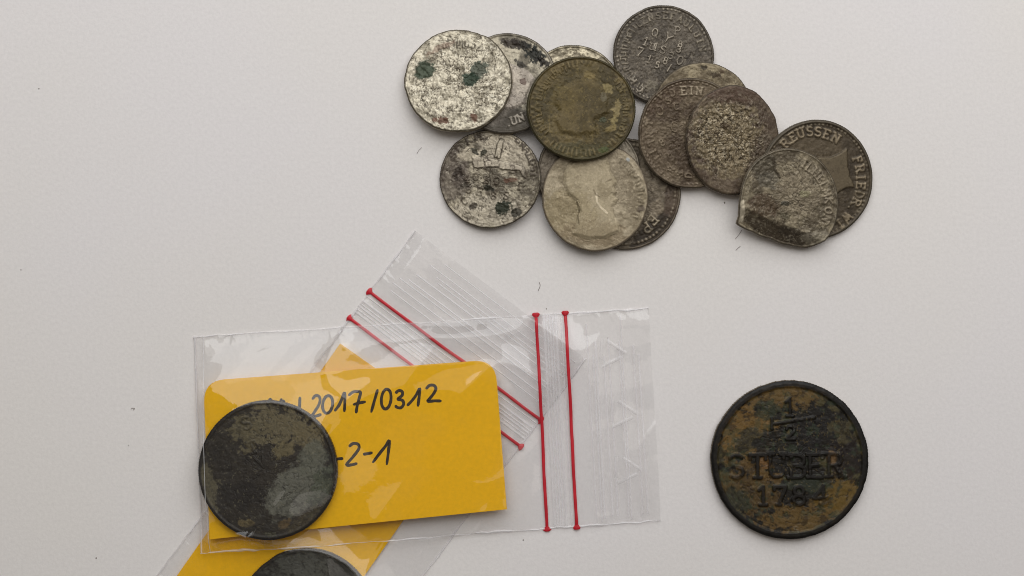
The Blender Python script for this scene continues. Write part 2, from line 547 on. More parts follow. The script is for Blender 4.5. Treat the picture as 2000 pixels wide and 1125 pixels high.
    if 'beads' in sp:
        nb, rb, sz, c = sp['beads']
        ph = np.mod(thv * nb / (2 * math.pi), 1.0) - 0.5
        d = np.hypot(ph * 2 * math.pi * rb / nb, rn - rb) * (rx + ry) / 2
        m = sstep(sz, sz * 0.5, d) * (0.3 + 0.7 * sstep(0.38, 0.55, fbm(X * 0.5, Y * 0.5, seed + 71, 2)))
        h += 0.10 * m; mixc(c, 0.75 * m)
    if 'ticks' in sp:
        nb, r0, r1, c, st = sp['ticks']
        ph = np.abs(np.mod(thv * nb / (2 * math.pi) + 0.2 * vnoise(thv * 9, rn * 3, seed), 1.0) - 0.5)
        m = sstep(0.22, 0.38, ph) * sstep(r0 - .02, r0 + .01, rn) * sstep(r1 + .01, r1 - .01, rn) * sstep(0.35, 0.6, fbm(X * .6, Y * .6, seed + 77, 2))
        h += 0.05 * m; mixc(c, st * m)
    for b in sp.get('blobs', []):                                 # deposits on top
        (bx, by, bw, bh, rot, c, st, rag) = b
        ca, sa = math.cos(math.radians(rot)), math.sin(math.radians(rot))
        dx, dy = P[:, 0] - bx, by - P[:, 1]
        q = np.hypot((ca * dx + sa * dy) / bw, (-sa * dx + ca * dy) / bh)
        q = q + rag * (fbm(X * 1.6, Y * 1.6, seed + 81, 4, 0.65) - 0.5) * 2
        m = 1 - sstep(0.8, 1.02, q)
        mixc(c, st * m); h += 0.05 * m * (gn - 0.35)
    if 'rim_col' in sp:
        mixc(sp['rim_col'][0], sp['rim_col'][1] * sstep(1 - rimw - 0.01, 1 - rimw + 0.015, rn + 0.02 * (fbm(X, Y, seed + 90, 3) - 0.5)))
    if 'edge_col' in sp:
        mixc(sp['edge_col'], sstep(0.965, 0.99, rn))
    else:
        mixc((62, 55, 46), 0.75 * sstep(0.978, 0.995, rn))
    # fine mottling
    col = col * (1 + 0.6 * sp.get('mottle', 0.22) * (fbm(X * 3.3, Y * 3.3, seed + 95, 2) - 0.5) * 2)[:, None]
    lum = col @ np.array((0.3, 0.5, 0.2))
    pale = sstep(0.12, 0.5, lum)
    col = lum[:, None] + (col - lum[:, None]) * 1.05                # camera sees patina a little richer than the swatches
    col = col * (0.66 + 0.34 * pale)[:, None]
    col = np.clip(col * sp.get('gain', 1.0) / ILL, 0.004, 0.85)

    h = h * sp.get("relief", 2.0)
    top = t - max(rimh, 0.12) * 1.8 + h
    bevel = 0.22 * sstep(0.965, 1.0, rn)
    top = top - bevel
    if drop is not None: dz = drop(P)
    else: dz = np.zeros(len(P))
    # clamp so that nothing stands prouder than the nominal thickness
    top = np.minimum(top, t)
    xy = np.stack([U, V], 1) * PX
    zt = (top + dz) * MM
    verts = [np.column_stack([xy, zt])]
    # wall and underside
    ring = slice((nr_ - 1) * nth, nr_ * nth)
    wz = []; wxy = []; wcol = []
    ecol = np.clip(lin(sp.get('wall', (92, 84, 72))) / ILL, 0.004, 0.8)
    for (fr, zz) in ((1.006, None), (1.006, 0.2), (0.985, 0.0)):
        z0 = (top[ring] * 0.75) if zz is None else np.full(nth, zz)
        wv = 1.0 + 0.004 * np.sin(th * 160)
        wxy.append(xy[ring] * (fr * wv)[:, None]); wz.append((z0 + dz[ring]) * MM)
        wcol.append(ecol[None] * (0.75 + 0.5 * fbm(th * 12, np.full(nth, seed + 0.5), seed, 2))[:, None])
    for a_, b_, in zip(wxy, wz): verts.append(np.column_stack([a_, b_]))
    verts.append(np.array([[0, 0, 0.0]]))
    verts = np.concatenate(verts)
    cols = np.concatenate([col] + wcol + [ecol[None]])
    ct = nr_ * nth                      # top centre index
    faces = []
    i = np.arange(nr_ - 1)[:, None]; j = np.arange(nth)[None]
    a = i * nth + j; b = i * nth + (j + 1) % nth
    q1 = np.stack([a, a + nth, b + nth, b], -1).reshape(-1, 4)
    base = ct + 1; last = (nr_ - 1) * nth
    jj = np.arange(nth); jn = (jj + 1) % nth
    q2 = np.stack([last + jj, base + jj, base + jn, last + jn], 1)
    q3 = np.stack([base + jj, base + nth + jj, base + nth + jn, base + jn], 1)
    q4 = np.stack([base + nth + jj, base + 2 * nth + jj, base + 2 * nth + jn, base + nth + jn], 1)
    quads = np.concatenate([q1, q2, q3, q4])
    bc = base + 3 * nth
    tri = np.concatenate([np.stack([np.full(nth, ct), jj, jn], 1), np.stack([np.full(nth, bc), base + 2 * nth + jn, base + 2 * nth + jj], 1)])
    me = bpy.data.meshes.new("coin")
    nl = quads.size + tri.size
    me.vertices.add(len(verts)); me.vertices.foreach_set("co", verts.astype(np.float32).ravel())
    me.loops.add(nl); me.loops.foreach_set("vertex_index", np.concatenate([quads.ravel(), tri.ravel()]).astype(np.int32))
    me.polygons.add(len(quads) + len(tri))
    me.polygons.foreach_set("loop_start", np.concatenate([np.arange(len(quads)) * 4, quads.size + np.arange(len(tri)) * 3]).astype(np.int32))
    me.update(calc_edges=True); me.validate()
    me.polygons.foreach_set("use_smooth", np.ones(len(me.polygons), bool))
    at_ = me.attributes.new("patina_and_glare", 'FLOAT_COLOR', 'POINT')
    at_.data.foreach_set("color", np.concatenate([cols, np.ones((len(cols), 1))], 1).astype(np.float32).ravel())
    me.materials.append(mat)
    ob = bpy.data.objects.new("coin", me); C.objects.link(ob)
    # rest it
    z = 0.0
    g = np.linspace(-1, 1, 41)
    A, B = np.meshgrid(g, g); mk = A ** 2 + B ** 2 <= 1.0
    ring_t = np.linspace(0, 2 * math.pi, 96, endpoint=False)
    lu = np.concatenate([A[mk] * rx, rx * np.cos(ring_t)]) * PX; lv = np.concatenate([B[mk] * ry, ry * np.sin(ring_t)]) * PX
    if plane is None:
        for _ in range(2):
            wx, wy = at(cx, cy, z + t * MM)
            pts = np.stack([wx + lu, wy + lv], 1)
            sup = support_at(pts) + 0.00002
            z, a_, b_ = rest_plane(wx, wy, pts, sup)
    else:
        z, a_, b_, (wx, wy) = plane
    PLACED.append(dict(cx=wx, cy=wy, rx=rx * PX, ry=ry * PX, z=z, a=a_, b=b_, t=t * MM))
    nrm = Vector((-a_, -b_, 1)).normalized()
    ob.rotation_mode = 'QUATERNION'
    ob.rotation_quaternion = Vector((0, 0, 1)).rotation_difference(nrm)
    ob.location = (wx, wy, z)
    tag(ob, label, "coin", group)
    return ob


# ------------------------------------------------------------------ the heap, from the paper up
# F: pearl-bordered coin lowest in the middle
ZF = (1040, 260, 4.5)
coin("brown-grey pearl-bordered coin reading EP under the coin with worn portrait", 1222, 379, 107, 108, 1.0, dict(
    lo=(104, 94, 80), hi=(128, 117, 100), s1=0.5, rim=0.03, rim_col=((142, 130, 114), 0.8),
    under=[(1275, 455, 70, 22, 42, (52, 44, 34), 0.95, 0.2), (1310, 390, 14, 36, -8, (86, 72, 60), 0.8, 0.4)],
    beads=(74, 0.90, 3.6, (150, 138, 120)),
    text=[(zoom(*ZF, [('E', 1055, 765, -133), ('P', 1000, 832, -143)], 19), 2.6, 0.16, (158, 146, 126), 0.95)],
    blobs=[(1283, 405, 14, 16, -30, (136, 124, 106), 0.8, 0.3)],
    grain=0.06, cracks=[((62, 50, 40), 1.0, 0.93, 0.6)]), seed=5)

# C: just its upper rim shows behind the olive coin
coin("pale gold-grey grainy coin showing only its top edge behind the olive coin", 1120, 188, 98, 100, 0.9, dict(
    lo=(140, 131, 112), hi=(196, 186, 162), s1=0.8, rim=0.03, grain=0.12, gs=2.0, specks=[((92, 82, 64), 2.4, 0.62, 0.6)],
    cracks=[((96, 84, 66), 1.4, 0.93, 0.6)]), seed=3)

# D: under the olive coin and the portrait coin
coin("taupe worn coin mostly hidden under the olive coin and worn portrait coin", 1150, 338, 100, 99, 0.9, dict(
    lo=(128, 118, 104), hi=(150, 139, 124), s1=0.5, rim=0.03, grain=0.05, cracks=[((84, 76, 64), 1.2, 0.92, 0.6)],
    blobs=[(1228, 300, 14, 30, 20, (150, 142, 126), 0.6, 0.6)], specks=[((70, 62, 52), 2.2, 0.64, 0.6)]), seed=6)

# E: worn coin with a tower-like device and legend fragments
ZE = (840, 230, 4.89)
coin("worn silver coin with raised tower and dark green crust at its lower edge", 958, 349, 99, 95, 1.0, dict(
    lo=(112, 104, 90), hi=(164, 155, 136), s1=0.45, rim=0.03, edge=0.012,
    under=[(990, 290, 60, 45, -20, (182, 172, 154), 0.7, 0.3), (880, 330, 38, 70, 10, (108, 97, 90), 0.6, 0.3), (950, 410, 75, 34, 0, (176, 167, 150), 0.75, 0.35), (918, 300, 26, 16, 0, (186, 176, 156), 0.7, 0.3)],
    polys=[(zpoly(*ZE, [(615, 385), (640, 260), (680, 200), (710, 215), (670, 395)]), 0.14, None, 0, 2),
           (zpoly(*ZE, [(400, 375), (430, 365), (620, 395), (760, 430), (905, 470), (915, 575), (880, 560), (860, 505), (700, 500), (640, 470), (420, 480)]), 0.14, (178, 168, 152), 0.5, 2)],
    poly_line=(70, 60, 50),
    text=[(zoom(*ZE, [('S', 222, 350, 62), ('O', 287, 285, 48), ('K', 368, 212, 35), ('I', 430, 180, 25), ('T', 490, 165, 18), ('L', 855, 205, -35), ('W', 895, 255, -42), ('A', 930, 310, -55), ('L', 965, 368, -65), ('D', 985, 425, -75), ('S', 1000, 485, -85), ('T', 1000, 545, -92)], 14), 2.2, 0.12, (88, 78, 70), 0.75),
          (zoom(*ZE, [('4', 355, 575, -5), ('O', 440, 560, -5), ('S', 540, 590, -8), ('O', 640, 600, -8), ('8', 370, 680, 10), ('E', 480, 700, -10), ('8', 610, 740, 0), ('S', 730, 740, -12), ('I', 855, 650, -10), ('C', 330, 790, 30), ('I', 460, 440, -5), ('I', 530, 450, -5), ('2', 790, 490, -8)], 14), 1.9, 0.12, (84, 72, 62), 0.6)],
    blobs=[(985, 406, 17, 14, 0, (38, 44, 30), 0.95, 0.6), (955, 367, 12, 6, -20, (42, 40, 30), 0.9, 0.8), (893, 336, 9, 13, 0, (50, 40, 32), 0.85, 0.9), (928, 295, 9, 6, -40, (60, 58, 46), 0.9, 0.6), (945, 298, 10, 6, 45, (52, 52, 40), 0.9, 0.5),
           (998, 352, 14, 5, 5, (96, 66, 50), 0.8, 0.8), (1010, 415, 14, 9, 0, (48, 46, 38), 0.8, 0.9), (925, 402, 8, 8, 0, (60, 52, 44), 0.8, 0.8), (905, 362, 14, 6, 20, (66, 60, 50), 0.7, 0.9)],
    grain=0.09, gs=2.0, cracks=[((64, 54, 46), 0.8, 0.92, 0.75), ((200, 192, 176), 1.3, 0.95, 0.5)], specks=[((70, 58, 48), 1.6, 0.66, 0.7)]), seed=4)

# B: half hidden, pale bust with black tarnish
ZB = (780, 40, 4.89)
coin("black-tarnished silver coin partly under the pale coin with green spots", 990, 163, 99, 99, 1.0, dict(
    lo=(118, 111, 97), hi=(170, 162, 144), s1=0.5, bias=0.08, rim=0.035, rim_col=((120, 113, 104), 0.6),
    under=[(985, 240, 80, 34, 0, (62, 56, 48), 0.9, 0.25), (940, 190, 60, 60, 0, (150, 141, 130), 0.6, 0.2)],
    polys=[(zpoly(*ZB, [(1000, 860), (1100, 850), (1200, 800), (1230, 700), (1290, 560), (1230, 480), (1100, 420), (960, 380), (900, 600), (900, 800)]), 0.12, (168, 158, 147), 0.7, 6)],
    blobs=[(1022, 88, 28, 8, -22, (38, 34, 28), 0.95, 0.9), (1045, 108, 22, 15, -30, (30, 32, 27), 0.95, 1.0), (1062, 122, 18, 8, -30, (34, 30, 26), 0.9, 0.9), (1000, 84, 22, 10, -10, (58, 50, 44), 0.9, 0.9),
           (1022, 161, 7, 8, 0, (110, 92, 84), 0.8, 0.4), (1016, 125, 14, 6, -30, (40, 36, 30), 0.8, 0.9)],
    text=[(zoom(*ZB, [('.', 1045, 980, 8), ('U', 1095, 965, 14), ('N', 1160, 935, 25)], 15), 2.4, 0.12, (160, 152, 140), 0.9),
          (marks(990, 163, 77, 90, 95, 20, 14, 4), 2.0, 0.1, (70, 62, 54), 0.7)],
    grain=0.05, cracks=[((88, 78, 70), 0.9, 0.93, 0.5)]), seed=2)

# G: worn portrait
coin("pale tan worn coin with a profile head, below the olive coin", 1163, 384, 103, 105, 1.0, dict(
    lo=(140, 128, 106), hi=(164, 152, 130), s1=0.35, bias=0.05, rim=0.02, rim_h=0.05,
    under=[(1110, 420, 60, 50, 0, (148, 134, 104), 0.6, 0.4), (1160, 455, 70, 26, 0, (136, 120, 96), 0.6, 0.4), (1220, 360, 26, 60, 15, (136, 124, 104), 0.6, 0.4)],
    polys=[(zpoly(*ZF, [(330, 255), (275, 350), (272, 450), (300, 520), (345, 560), (392, 600), (410, 690), (385, 790), (350, 880), (470, 930), (640, 920), (770, 860), (752, 780), (716, 700), (704, 650), (735, 610), (754, 575), (722, 548), (738, 520), (722, 470), (752, 432), (712, 372), (684, 325), (660, 225), (500, 195)]), 0.15, (168, 155, 128), 0.45, 9)],
    poly_line=(104, 92, 70), line_st=0.4,
    text=[(zsegs(*ZF, [[(562, 540), (566, 600), (600, 650), (655, 700)]]), 2.6, 0.10, (204, 192, 168), 0.85),
          (zsegs(*ZF, [[(395, 600), (420, 660), (405, 720), (412, 800)], [(640, 430), (690, 410)], [(690, 525), (735, 520)], [(540, 500), (555, 540), (590, 560)]]), 1.7, 0.08, (108, 95, 72), 0.6),
          (zsegs(*ZF, [[(330, 330), (420, 300), (540, 310)], [(310, 400), (420, 360), (560, 380)], [(310, 460), (400, 430), (520, 450)], [(350, 510), (440, 490), (520, 510)], [(450, 260), (560, 260), (640, 300)]]), 2.0, 0.07, (176, 164, 138), 0.5),
          (marks(1163, 384, 80, 95, 55, -30, 20, 5), 1.8, 0.06, (112, 102, 84), 0.45)],
    blobs=[(1226, 312, 4, 4, 0, (160, 164, 164), 0.8, 0.3), (1252, 408, 9, 6, 0, (96, 84, 74), 0.7, 0.6)],
    grain=0.05, gs=1.8, mottle=0.16, cracks=[((112, 98, 74), 1.1, 0.95, 0.45)], specks=[((184, 172, 148), 2.5, 0.64, 0.5)],
    edge_col=(120, 108, 92)), seed=7)

# A: pale, speckled, two green spots
coin("pale speckled silver coin with two round green corrosion spots", 895, 158, 104, 101, 1.1, dict(
    lo=(156, 148, 130), hi=(194, 186, 167), s1=0.7, bias=0.06, rim=0.025, rim_h=0.06, edge=0.012,
    cracks=[((76, 66, 54), 1.5, 0.905, 0.8), ((84, 74, 60), 2.3, 0.92, 0.7)], specks=[((78, 66, 54), 2.4, 0.635, 0.8), ((222, 216, 200), 2.2, 0.66, 0.7)],
    text=[(marks(895, 158, 64, 80, 125, 55, 14, 6), 1.6, 0.08, (70, 60, 50), 0.7)],
    blobs=[(830, 137, 23, 19, 15, (72, 82, 66), 0.95, 0.35), (935, 138, 22, 17, 35, (82, 88, 76), 0.9, 0.55), (918, 155, 17, 15, 0, (58, 72, 58), 0.95, 0.35),
           (865, 236, 12, 8, 0, (104, 70, 54), 0.85, 0.7), (851, 236, 7, 6, 0, (112, 78, 62), 0.8, 0.6), (925, 230, 8, 9, 20, (104, 70, 54), 0.85, 0.8), (860, 92, 30, 7, 25, (142, 120, 104), 0.6, 0.8)],
    grain=0.17, gs=1.7, mottle=0.3, edge_col=(92, 84, 70), wall=(150, 140, 122)), seed=8)

# I: dark coin with the date
ZI = (1180, 0, 5.357)
coin("dark grey silver coin covered in small raised letters, overlapped by light brown pitted coin", 1296, 107, 98, 97, 1.0, dict(
    lo=(78, 71, 62), hi=(96, 88, 77), s1=0.4, rim=0.03, rim_col=((120, 112, 100), 0.55),
    beads=(70, 0.925, 2.6, (168, 158, 142)),
    text=[(arc_text("ZNSEFAULUIN", 1296, 107, 77, 120, -11, 12.5) + marks(1296, 107, 70, 86, 240, 128, 22, 9), 1.7, 0.10, (160, 150, 132), 0.6),
          (zoom(*ZI, [('Q', 530, 340, -15), ('Y', 665, 400, -35, 20), ('P', 768, 320, -8), ('1', 435, 435, -22, 16), ('U', 500, 490, -18, 12), ('1', 540, 490, -20), ('S', 615, 520, -20), ('8', 795, 460, -10, 12), ('3', 780, 515, -10, 12), ('7', 372, 545, -22, 17), ('1', 470, 620, -22, 14), ('5', 555, 680, -15, 12), ('8', 640, 635, -22, 13), ('3', 700, 580, -22, 13), ('0', 793, 630, -20, 17), ('/', 680, 710, -5, 14), ('H', 300, 840, 120, 13), ('C', 375, 930, 130, 13)], 15), 1.7, 0.13, (172, 162, 146), 0.8)],
    grain=0.08, gs=2.4, specks=[((142, 132, 116), 2.6, 0.64, 0.65), ((48, 42, 35), 2.0, 0.64, 0.6)], cracks=[((150, 140, 124), 1.6, 0.94, 0.4)],
    blobs=[(1270, 165, 16, 12, 0, (132, 124, 108), 0.5, 0.8)]), seed=9)

# J: peeks out between the dark dated coin and the two brown ones
coin("light brown coin with dark pits showing only its top behind the two brown coins", 1372, 222, 99, 100, 1.0, dict(
    lo=(118, 106, 86), hi=(150, 138, 114), s1=0.5, rim=0.02, rim_h=0.05, grain=0.07,
    blobs=[(1373, 132, 6, 5, 0, (64, 56, 44), 0.9, 0.7), (1392, 145, 13, 6, -20, (70, 58, 44), 0.85, 1.0), (1410, 140, 6, 5, 0, (84, 68, 52), 0.8, 0.7)],
    specks=[((84, 72, 54), 2.4, 0.64, 0.7), ((172, 160, 136), 2.0, 0.66, 0.5)], cracks=[((92, 80, 62), 1.2, 0.94, 0.5)]), seed=10)

# K: brown with EIN
ZK = (1230, 130, 4.326)
coin("brown coin reading EIN at its top edge, under the rough grainy coin", 1350, 260, 103, 106, 1.0, dict(
    lo=(84, 71, 57), hi=(114, 101, 83), s1=0.4, rim=0.03, rim_col=((122, 110, 94), 0.45),
    under=[(1280, 300, 28, 70, 15, (118, 104, 86), 0.5, 0.5), (1300, 190, 50, 24, 30, (88, 72, 58), 0.7, 0.4)],
    beads=(72, 0.93, 2.4, (150, 136, 118)),
    text=[(zoom(*ZK, [('E', 452, 208, 5, 16), ('I', 515, 206, 0, 15), ('N', 582, 210, -5, 15)], 15), 2.1, 0.15, (168, 155, 134), 0.8),
          (zoom(*ZK, [('D', 355, 225, 20), ('O', 250, 375, 20, 17), ('C', 388, 340, 10), ('C', 372, 510, 10, 19), ('I', 190, 720, -60), ('I', 235, 762, -50), ('R', 350, 865, 60), ('S', 420, 900, 70), ('D', 500, 915, 85), ('L', 180, 650, -70), ('S', 320, 290, 20), ('V', 250, 250, 35), ('T', 160, 480, 80), ('N', 165, 580, 95), ('8', 270, 640, 40), ('3', 350, 760, 40)], 13), 1.8, 0.10, (142, 128, 108), 0.6)],
    grain=0.09, gs=2.4, specks=[((62, 48, 38), 2.2, 0.64, 0.6), ((146, 130, 110), 2.6, 0.65, 0.6)], cracks=[((136, 120, 100), 1.5, 0.94, 0.4)], wall=(128, 116, 98)), seed=11)

# L: rough grainy
coin("rough pitted brown coin with a grainy pale centre, next to the coin reading EIN", 1431, 273, 91, 105, 1.1, dict(
    lo=(86, 72, 60), hi=(108, 94, 78), s1=0.35, rim=0.0, rim_h=0.0, edge=0.014,
    under=[(1418, 268, 68, 76, 0, (138, 124, 98), 0.8, 0.45), (1440, 185, 60, 18, 0, (92, 74, 62), 0.85, 0.3), (1490, 310, 26, 60, -15, (84, 72, 60), 0.7, 0.3)],
    grain=0.22, gs=1.9, grain_area=(1420, 265, 80), mottle=0.3,
    cracks=[((52, 42, 32), 1.7, 0.88, 0.9), ((190, 178, 154), 1.5, 0.93, 0.75)], specks=[((62, 50, 38), 2.2, 0.60, 0.8), ((190, 180, 158), 2.6, 0.63, 0.6)],
    blobs=[(1415, 245, 9, 7, 0, (74, 60, 46), 0.7, 0.6)], wall=(120, 108, 94)), seed=12)

# O: olive coin on top of the left part
ZO = (1000, 80, 4.5)
coin("olive green-brown toned coin lying on top of the neighbouring silver coins", 1135, 212, 105, 101, 1.3, dict(
    lo=(70, 60, 38), hi=(100, 86, 56), s1=0.3, bias=-0.02, rim=0.03, rim_col=((84, 78, 56), 0.6), edge=0.005,
    under=[(1135, 212, 100, 98, 0, (78, 70, 42), 0.35, 0.3), (1100, 250, 40, 30, -40, (112, 98, 66), 0.6, 0.5), (1130, 300, 90, 22, 0, (70, 66, 42), 0.7, 0.4), (1100, 190, 26, 26, 0, (104, 90, 52), 0.5, 0.4)],
    polys=[(zpoly(*ZO, [(480, 380), (380, 440), (350, 520), (400, 620), (360, 700), (420, 820), (560, 850), (780, 820), (740, 700), (860, 640), (850, 500), (800, 400), (680, 330), (560, 340)]), 0.15, (104, 88, 54), 0.18, 13)],
    ticks=(64, 0.80, 0.93, (128, 114, 82), 0.6),
    text=[(marks(1135, 212, 76, 92, 215, 110, 26, 7), 1.6, 0.09, (128, 112, 78), 0.55), (marks(1135, 212, 80, 93, 40, -40, 20, 8), 1.6, 0.08, (132, 118, 84), 0.5)],
    blobs=[(1186, 172, 12, 9, -30, (136, 122, 84), 0.8, 0.7), (1203, 212, 8, 18, -10, (138, 124, 88), 0.85, 0.8), (1197, 235, 9, 9, 0, (142, 128, 88), 0.8, 0.7), (1152, 148, 14, 7, -15, (124, 108, 70), 0.75, 0.8), (1190, 252, 14, 6, 20, (132, 116, 76), 0.75, 0.8), (1178, 190, 7, 9, 0, (112, 104, 84), 0.7, 0.5), (1176, 234, 7, 7, 0, (72, 76, 58), 0.7, 0.5), (1178, 292, 12, 6, 0, (74, 84, 48), 0.7, 0.8)],
    grain=0.06, gs=2.0, specks=[((56, 48, 28), 1.6, 0.62, 0.6), ((132, 116, 74), 2.4, 0.66, 0.6)], wall=(70, 66, 48), edge_col=(66, 60, 40)), seed=13)

# M: clean dark coin with PREUSSEN legend
ZM = (1420, 220, 4.02)
coin("dark pearl-bordered coin reading REUSSEN and FRIEDR under the coin with bent edge", 1594, 350, 112, 115, 1.1, dict(
    lo=(70, 61, 49), hi=(86, 76, 62), s1=0.4, rim=0.045, rim_h=0.16, rim_col=((104, 96, 82), 0.7), edge=0.004,
    under=[(1600, 290, 60, 22, -10, (104, 92, 74), 0.7, 0.3)],
    beads=(84, 0.925, 2.5, (146, 134, 114)),
    polys=[(zpoly(*ZM, [(650, 330), (720, 350), (800, 352), (860, 330), (942, 280), (950, 420), (972, 500), (1002, 580), (930, 588), (860, 632), (700, 640), (600, 500)]), 0.22, (112, 100, 80), 0.85, 3)],
    poly_line=(48, 40, 32),
    text=[(zoom(*ZM, [('R', 447, 243, 50), ('E', 505, 195, 35), ('U', 567, 165, 20), ('S', 640, 150, 6), ('S', 707, 152, -6), ('E', 778, 172, -18), ('N', 850, 200, -28), ('F', 1028, 372, -68), ('R', 1048, 438, -78), ('I', 1056, 508, -88), ('E', 1056, 572, -96), ('D', 1046, 640, -106), ('R', 1022, 700, -114), ('.', 990, 752, -120), ('W', 955, 815, -132), ('I', 895, 868, -142)], 17), 2.6, 0.17, (148, 134, 112), 0.95)],
    grain=0.05, gs=2.2, specks=[((54, 46, 36), 2.0, 0.64, 0.5), ((122, 110, 90), 2.4, 0.66, 0.45)], wall=(112, 104, 90)), seed=14)

# N: damaged coin with straight bent edge
NOUT = [(1440, 436), (1444, 422), (1446, 380), (1459, 336), (1488, 305), (1530, 291), (1574, 298), (1610, 324), (1631, 360), (1638, 400), (1631, 440), (1614, 468), (1582, 482), (1546, 477), (1508, 465), (1474, 452), (1450, 442)]
fold_a, fold_b = np.array((1452., 402.)), np.array((1598., 462.))
fold_d = (fold_b - fold_a) / np.linalg.norm(fold_b - fold_a); fold_n = np.array((-fold_d[1], fold_d[0]))


def lip(P):
    q = (P - fold_a) @ fold_n
    return -0.034 * np.clip(q, 0, 40) * sstep(0, 14, q) + 0.10 * np.exp(-(q / 5.0) ** 2)


coin("grey-brown damaged coin with one straight bent edge, lying on the coin with the pearl border", 1542, 388, 97, 97, 1.1, dict(
    lo=(102, 92, 76), hi=(140, 129, 108), s1=0.45, rim=0.03, rim_h=0.10, rim_col=((136, 126, 110), 0.5), edge=0.006,
    under=[(1490, 325, 26, 24, 30, (80, 73, 60), 0.85, 0.35), (1490, 400, 36, 24, -15, (86, 70, 54), 0.8, 0.45), (1560, 375, 50, 42, 0, (144, 132, 112), 0.6, 0.4), (1500, 352, 22, 18, 0, (110, 104, 92), 0.7, 0.4), (1515, 450, 70, 16, -24, (76, 66, 54), 0.85, 0.4), (1560, 462, 40, 14, -20, (70, 62, 52), 0.8, 0.4), (1595, 462, 24, 18, 0, (140, 132, 116), 0.7, 0.5)],
    text=[(zoom(*ZM, [('I', 600, 400, -25), ('L', 645, 435, -38), ('H', 695, 470, -46), ('E', 735, 520, -56), ('L', 762, 570, -66), ('M', 785, 625, -78), ('K', 803, 690, -92), ('O', 800, 765, -105), ('N', 785, 830, -118), ('V', 750, 875, -128)], 15), 2.2, 0.13, (158, 146, 126), 0.7),
          ([((1507, 308), (1511, 330)), ((1511, 330), (1522, 346))], 2.5, 0.14, (76, 66, 54), 0.8)],
    blobs=[(1532, 397, 9, 5, 0, (62, 60, 50), 0.8, 0.6), (1532, 420, 14, 6, -20, (90, 84, 66), 0.6, 0.8), (1572, 378, 12, 7, 0, (138, 134, 104), 0.6, 0.6), (1449, 412, 6, 22, 0, (186, 176, 156), 0.85, 0.4)],
    grain=0.11, gs=1.7, cracks=[((62, 54, 44), 0.9, 0.93, 0.7), ((176, 166, 146), 1.2, 0.95, 0.5)], specks=[((72, 62, 50), 2.0, 0.63, 0.6), ((172, 162, 142), 2.4, 0.65, 0.5)],
    wall=(126, 116, 100)), seed=15, outline=NOUT, drop=lip)

# P: the big copper coin on its own
ZP = (1370, 720, 3.125)
barseg = [((1508, 829), (1590, 816)), ((1508, 818), (1508, 838))]
coin("large dark copper coin reading 1/2 STUBER 1784, lying alone on the paper", 1543, 899, 152, 154, 1.8, dict(
    gain=0.95, lo=(30, 27, 22), hi=(78, 71, 46), s1=0.26, soft=0.06, rim=0.075, rim_h=0.16, rim_col=((24, 21, 19), 0.92), edge=0.009,
    under=[(1450, 840, 62, 60, 40, (120, 92, 50), 0.85, 0.8), (1530, 775, 80, 26, 5, (110, 87, 50), 0.85, 0.8), (1470, 960, 60, 60, -30, (92, 72, 42), 0.75, 0.8), (1560, 1010, 90, 28, 8, (108, 85, 49), 0.85, 0.7), (1640, 960, 40, 40, 0, (114, 90, 44), 0.8, 0.9),
           (1500, 800, 28, 20, 0, (54, 58, 42), 0.8, 0.5), (1465, 860, 36, 22, 20, (50, 52, 40), 0.8, 0.6), (1600, 850, 56, 44, 0, (32, 29, 27), 0.95, 0.5), (1520, 870, 50, 26, 0, (32, 30, 26), 0.9, 0.6), (1650, 890, 36, 50, 0, (36, 29, 27), 0.9, 0.5), (1580, 945, 60, 18, 0, (54, 58, 46), 0.8, 0.7), (1440, 980, 26, 30, 30, (50, 54, 42), 0.8, 0.6), (1496, 905, 10, 14, 0, (122, 90, 56), 0.9, 0.4), (1625, 895, 10, 16, 0, (112, 86, 56), 0.8, 0.5), (1505, 930, 34, 12, -10, (104, 80, 44), 0.7, 0.8), (1645, 840, 24, 26, 40, (84, 76, 52), 0.7, 0.8)],
    solid_text=True,
    text=[(zoom(*ZP, [('1', 540, 238, 0, 34), ('2', 545, 392, 0, 25)], 30), 4.2, 0.16, (26, 22, 18), 0.95), (barseg, 4.0, 0.16, (32, 28, 24), 0.9),
          (zoom(*ZP, [('S', 215, 598, 0), ('T', 345, 597, 0), ('U', 462, 592, 0), ('B', 585, 596, 0), ('E', 700, 594, 0), ('R', 815, 590, 0)], 44), 5.0, 0.17, (26, 22, 18), 0.95),
          (zoom(*ZP, [('1', 378, 775, 0), ('7', 482, 775, 0), ('8', 595, 775, 0), ('4', 728, 770, 0)], 35), 5.0, 0.17, (28, 24, 20), 0.92),
          (zoom(*ZP, [('S', 580, 985, 0)], 13), 2.0, 0.12, (130, 124, 108), 0.8)],
    grain=0.06, gs=1.3, mottle=0.25, specks=[((32, 27, 21), 0.8, 0.60, 0.8), ((126, 108, 70), 2.2, 0.68, 0.5), ((60, 70, 52), 0.7, 0.62, 0.6)], cracks=[((34, 28, 22), 0.6, 0.93, 0.6)],
    edge_col=(22, 20, 18), wall=(70, 58, 38)), mat=M_COPPER, group=None, seed=16, nth=380, nr=120)

# ------------------------------------------------------------------ zip bags
def bag_frame(c00, c10, c11, c01, nu, nv):
    """world xy grid of a bag sheet; c.. are world corners; u along the first axis"""
    u = np.linspace(0, 1, nu)[:, None, None]; v = np.linspace(0, 1, nv)[None, :, None]
    c00, c10, c11, c01 = map(np.array, (c00, c10, c11, c01))
    return (1 - u) * (1 - v) * c00 + u * (1 - v) * c10 + u * v * c11 + (1 - u) * v * c01


